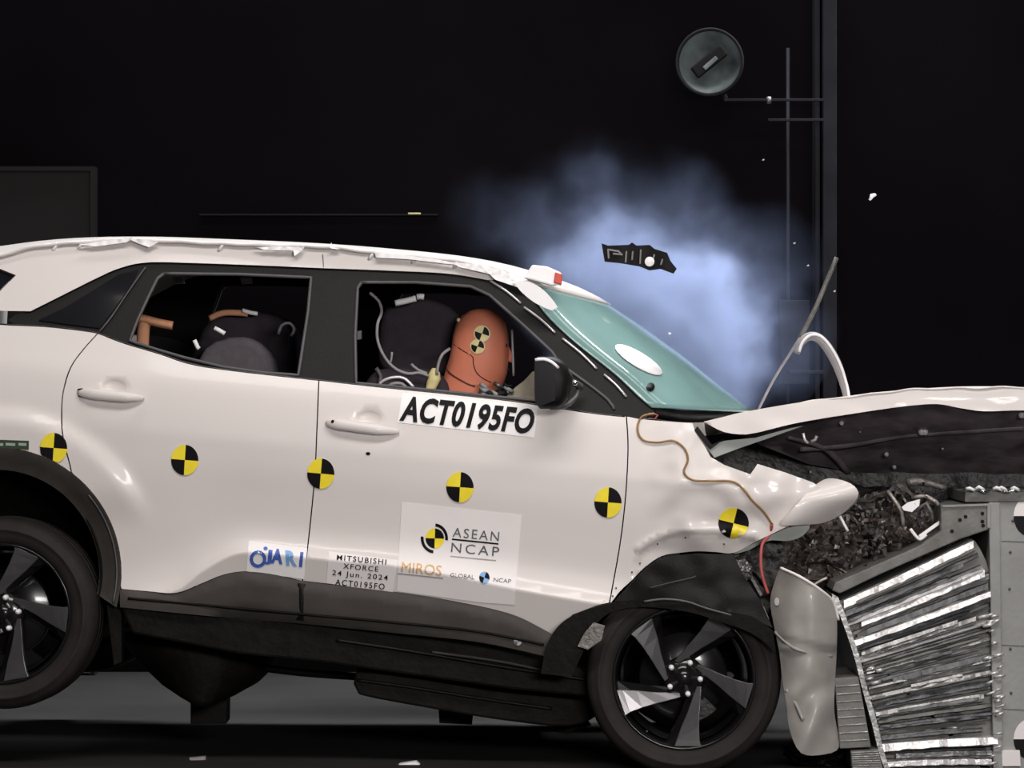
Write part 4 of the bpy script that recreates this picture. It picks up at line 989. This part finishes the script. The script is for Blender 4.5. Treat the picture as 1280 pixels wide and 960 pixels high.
# block behind
bk = thing('barrier_block', at(1290, 960, .7), 'tall grey steel block behind the barrier at the right edge, with checker targets', 'block')
pb = prism('block_body', [(1246, 622), (1420, 622), (1420, 966.5), (1250, 966.5)], .02, 1.5, 'concrete', bk, .006)
prism('edge_channel', [(1236, 628), (1250, 628), (1254, 966.5), (1242, 966.5)], -.0, 1.2, 'concrete', bk, .004)
prism('top_plate', [(1206, 614), (1420, 612), (1420, 626), (1206, 628)], .01, 1.4, 'plate', bk, .004)
for cy in (645, 924): quad_target('target_sticker', 1289, cy, 22, 26, 0, bk, lambda a, b: .02, -.003, ('offwhite', 'ink'))
for x, y in ((1266, 651), (1262, 736), (1263, 811), (1264, 866), (1263, 690)):
    vs, fs = lathe_mesh([(.0005, -.004), (.004, -.003), (.005, 0)], 8); o = mk('bolt', vs, fs, 'steel', None); place(o, at(x, y, .016)); adopt(o, bk)
for y in (676, 806, 886): bar('weld_line', (1252, y, .018), (1300, y + 2, .018), .0008, .002, 'plate', bk)
prism('foot_plate', [(1252, 938), (1275, 938), (1276, 958), (1253, 958)], .0, .03, 'offwhite', bk, .002)
cs = thing('crumpled_chrome_strip', at(1250, 612, .05), 'crumpled bright metal strip lying on top of the grey block', 'metal strip')
r4 = random.Random(9)
pp_ = [(1206 + i * 8, 613 + r4.uniform(-3, 3), .0 + r4.uniform(-.02, .02)) for i in range(14)]
ptube('strip', pp_, .0075, 'chrome', cs, 3, 6, (2.2, .6))
for x in (1212, 1224, 1246, 1252, 1268): ptube('fold', [(x - 4, 611, -.02), (x, 608 + r4.uniform(0, 5), -.03), (x + 6, 613, -.02)], .006, 'pureW', cs, 3, 6)
vs, fs = lathe_mesh([(.0005, -.006), (.010, -.004), (.012, .006)], 10)

# ------------------------------------------------------------------ flying pieces
fd = thing('grille_fragment', at(797, 322, .9), 'jagged black plastic grille fragment flying above the windshield in the smoke', 'debris')
FY = .9
Y_ = lambda x, y: FY + .006 * sin(x / 9)
panel('fragment_body', lin([(752, 304), (760, 307), (786, 306), (790, 303), (796, 307), (812, 306), (818, 311), (834, 316), (838, 326), (846, 336), (842, 342), (826, 336), (812, 338), (800, 333), (776, 329), (756, 327), (754, 316)], 5), 'ink', fd, Y_, 0, .02, grid=5)
for a, b in (((760, 311), (761, 323)), ((761, 312), (772, 314)), ((766, 317), (776, 318)), ((783, 314), (782, 328)), ((791, 314), (790, 325)), ((801, 312), (800, 330)), ((772, 313), (778, 319)), ((818, 318), (816, 325)), ((828, 324), (826, 331))):
    bar('grille_bar', (a[0], a[1], FY - .02), (b[0], b[1], FY - .02), .003, .003, 'plate', fd)
vs, fs = lathe_mesh([(.0005, -.006), (.014, -.004), (.018, .004)], 16); o = mk('white_cap', vs, fs, 'offwhite', None); place(o, at(812, 327, FY - .03)); adopt(o, fd)
def chip(px, py, Y, L, W, ang, m, label, group=None):
    c = at(px, py, Y); n = 8; vs = []
    for k, sc in ((0, .6), (1, 1), (2, .5)):
        for i in range(n):
            a = 2*pi*i/n; r = 1 + .3 * sin(i * 2.3 + px)
            x = L * r * cos(a) * sc; z = W * r * sin(a) * sc; ca, sa = cos(radians(ang)), sin(radians(ang))
            vs.append(c + Vector((x * ca - z * sa, (k - 1) * .006, x * sa + z * ca)))
    fs = [(k*n+i, k*n+(i+1) % n, (k+1)*n+(i+1) % n, (k+1)*n+i) for k in range(2) for i in range(n)] + [tuple(range(n))[::-1], tuple(2*n + i for i in range(n))]
    o = fixn(mk('flying_chip', vs, fs, m)); return tag(o, label, 'debris', group)
chip(1090.5, 245.5, .9, .018, .009, 40, 'pureW', 'bright white chip flying in the dark right of the mast')
chip(837, 417, .9, .006, .004, 0, 'pureW', 'tiny white chip in front of the bright smoke above the windshield')
for px, py, lb in ((954, 200, 'tiny pale speck flying left of the mast, highest of its kind'), (993, 304, 'tiny pale speck flying beside the thin mast pipe'), (1010, 332, 'tiny pale speck flying between pipe and mast post'), (1043, 364, 'tiny pale speck flying right of the wiper blade tip')):
    chip(px, py, 1.0, .005, .003, 20, 'shardw', lb, 'tiny specks flying before the mast')
# debris on the floor
g1 = thing('broken_plastic_piece', at(518, 956, .3), 'white and red broken plastic piece on the floor under the sill', 'debris')
for P, m_ in (([(486, 963), (500, 955), (520, 952), (526, 957), (522, 963)], 'pureW'), ([(515, 963), (522, 956), (540, 957), (548, 963)], 'redp')): prism('fragment', P, .25, .3, m_, g1, .003)
g2 = thing('small_metal_clip', at(250, 955, .3), 'small dull metal clip on the floor below the fuel tank', 'debris')
prism('base', [(236, 948), (256, 946), (257, 950), (238, 951)], .4, .44, 'cable', g2, .001)
prism('tab', [(238, 951), (254, 951), (250, 960), (242, 962)], .4, .42, 'shardb', g2, .001)
vs, fs = lathe_mesh([(.006, -.004), (.012, -.004), (.012, .004), (.006, .004), (.006, -.004)], 14); o = mk('eyelet', vs, fs, 'cable', None); place(o, at(262, 955, .4)); adopt(o, g2)

# ------------------------------------------------------------------ smoke
def smoke():
    m = bpy.data.materials.new('airbag_smoke'); m.use_nodes = True; nt = m.node_tree; nt.nodes.clear()
    out = nt.nodes.new('ShaderNodeOutputMaterial'); vp = nt.nodes.new('ShaderNodeVolumePrincipled')
    vp.inputs['Color'].default_value = (.50, .61, .97, 1); vp.inputs['Anisotropy'].default_value = 0.0
    tc = nt.nodes.new('ShaderNodeTexCoord')
    wn = nt.nodes.new('ShaderNodeTexNoise'); wn.inputs['Scale'].default_value = 4.5; wn.inputs['Detail'].default_value = 3
    nt.links.new(tc.outputs['Object'], wn.inputs['Vector'])
    sub = nt.nodes.new('ShaderNodeVectorMath'); sub.operation = 'SUBTRACT'; sub.inputs[1].default_value = (.5, .5, .5); nt.links.new(wn.outputs['Color'], sub.inputs[0])
    sc = nt.nodes.new('ShaderNodeVectorMath'); sc.operation = 'SCALE'; sc.inputs[3].default_value = .26; nt.links.new(sub.outputs[0], sc.inputs[0])
    ad = nt.nodes.new('ShaderNodeVectorMath'); ad.operation = 'ADD'; nt.links.new(tc.outputs['Object'], ad.inputs[0]); nt.links.new(sc.outputs[0], ad.inputs[1])
    prev = None
    for px, py, r, st in ((830, 445, 125, 9), (862, 395, 90, 6.0), (775, 340, 85, 3.0), (745, 230, 55, .28), (690, 290, 75, .30), (620, 275, 60, .13), (730, 360, 80, 2.6), (900, 345, 80, .5), (840, 280, 80, .4), (900, 440, 60, 2.0), (960, 330, 70, .2), (970, 440, 80, .3)):
        c = at(px, py, 2.55); d = nt.nodes.new('ShaderNodeVectorMath'); d.operation = 'DISTANCE'; d.inputs[1].default_value = c; nt.links.new(ad.outputs[0], d.inputs[0])
        mr = nt.nodes.new('ShaderNodeMapRange'); mr.interpolation_type = 'SMOOTHSTEP'; mr.inputs[1].default_value = 0; mr.inputs[2].default_value = r * 14.5 / FPX * 1.25; mr.inputs[3].default_value = st; mr.inputs[4].default_value = 0
        nt.links.new(d.outputs['Value'], mr.inputs[0])
        if prev is None: prev = mr.outputs[0]
        else:
            a = nt.nodes.new('ShaderNodeMath'); a.operation = 'ADD'; nt.links.new(prev, a.inputs[0]); nt.links.new(mr.outputs[0], a.inputs[1]); prev = a.outputs[0]
    n2 = nt.nodes.new('ShaderNodeTexNoise'); n2.inputs['Scale'].default_value = 7; n2.inputs['Detail'].default_value = 4; nt.links.new(ad.outputs[0], n2.inputs['Vector'])
    m2 = nt.nodes.new('ShaderNodeMapRange'); m2.inputs[1].default_value = .3; m2.inputs[2].default_value = .7; m2.inputs[3].default_value = .35; m2.inputs[4].default_value = 1.5; nt.links.new(n2.outputs['Fac'], m2.inputs[0])
    mu = nt.nodes.new('ShaderNodeMath'); mu.operation = 'MULTIPLY'; nt.links.new(prev, mu.inputs[0]); nt.links.new(m2.outputs[0], mu.inputs[1])
    nt.links.new(mu.outputs[0], vp.inputs['Density']); nt.links.new(vp.outputs[0], out.inputs['Volume'])
    M['smoke'] = m
    bm = bmesh.new(); bmesh.ops.create_icosphere(bm, subdivisions=4, radius=1); c = at(800, 350, 2.6)
    for v in bm.verts:
        k = 1 + .06 * noise.noise(v.co * 2); v.co = Vector((v.co.x * .90 * k, v.co.y * .62 * k, v.co.z * .92 * k)) + c
    me = bpy.data.meshes.new('smoke_cloud'); bm.to_mesh(me); bm.free(); me.materials.append(m)
    o = bpy.data.objects.new('smoke_cloud', me); COL.objects.link(o)
    tag(o, 'bluish white smoke billowing up behind the windshield and hood', 'smoke', kind='stuff')
smoke()
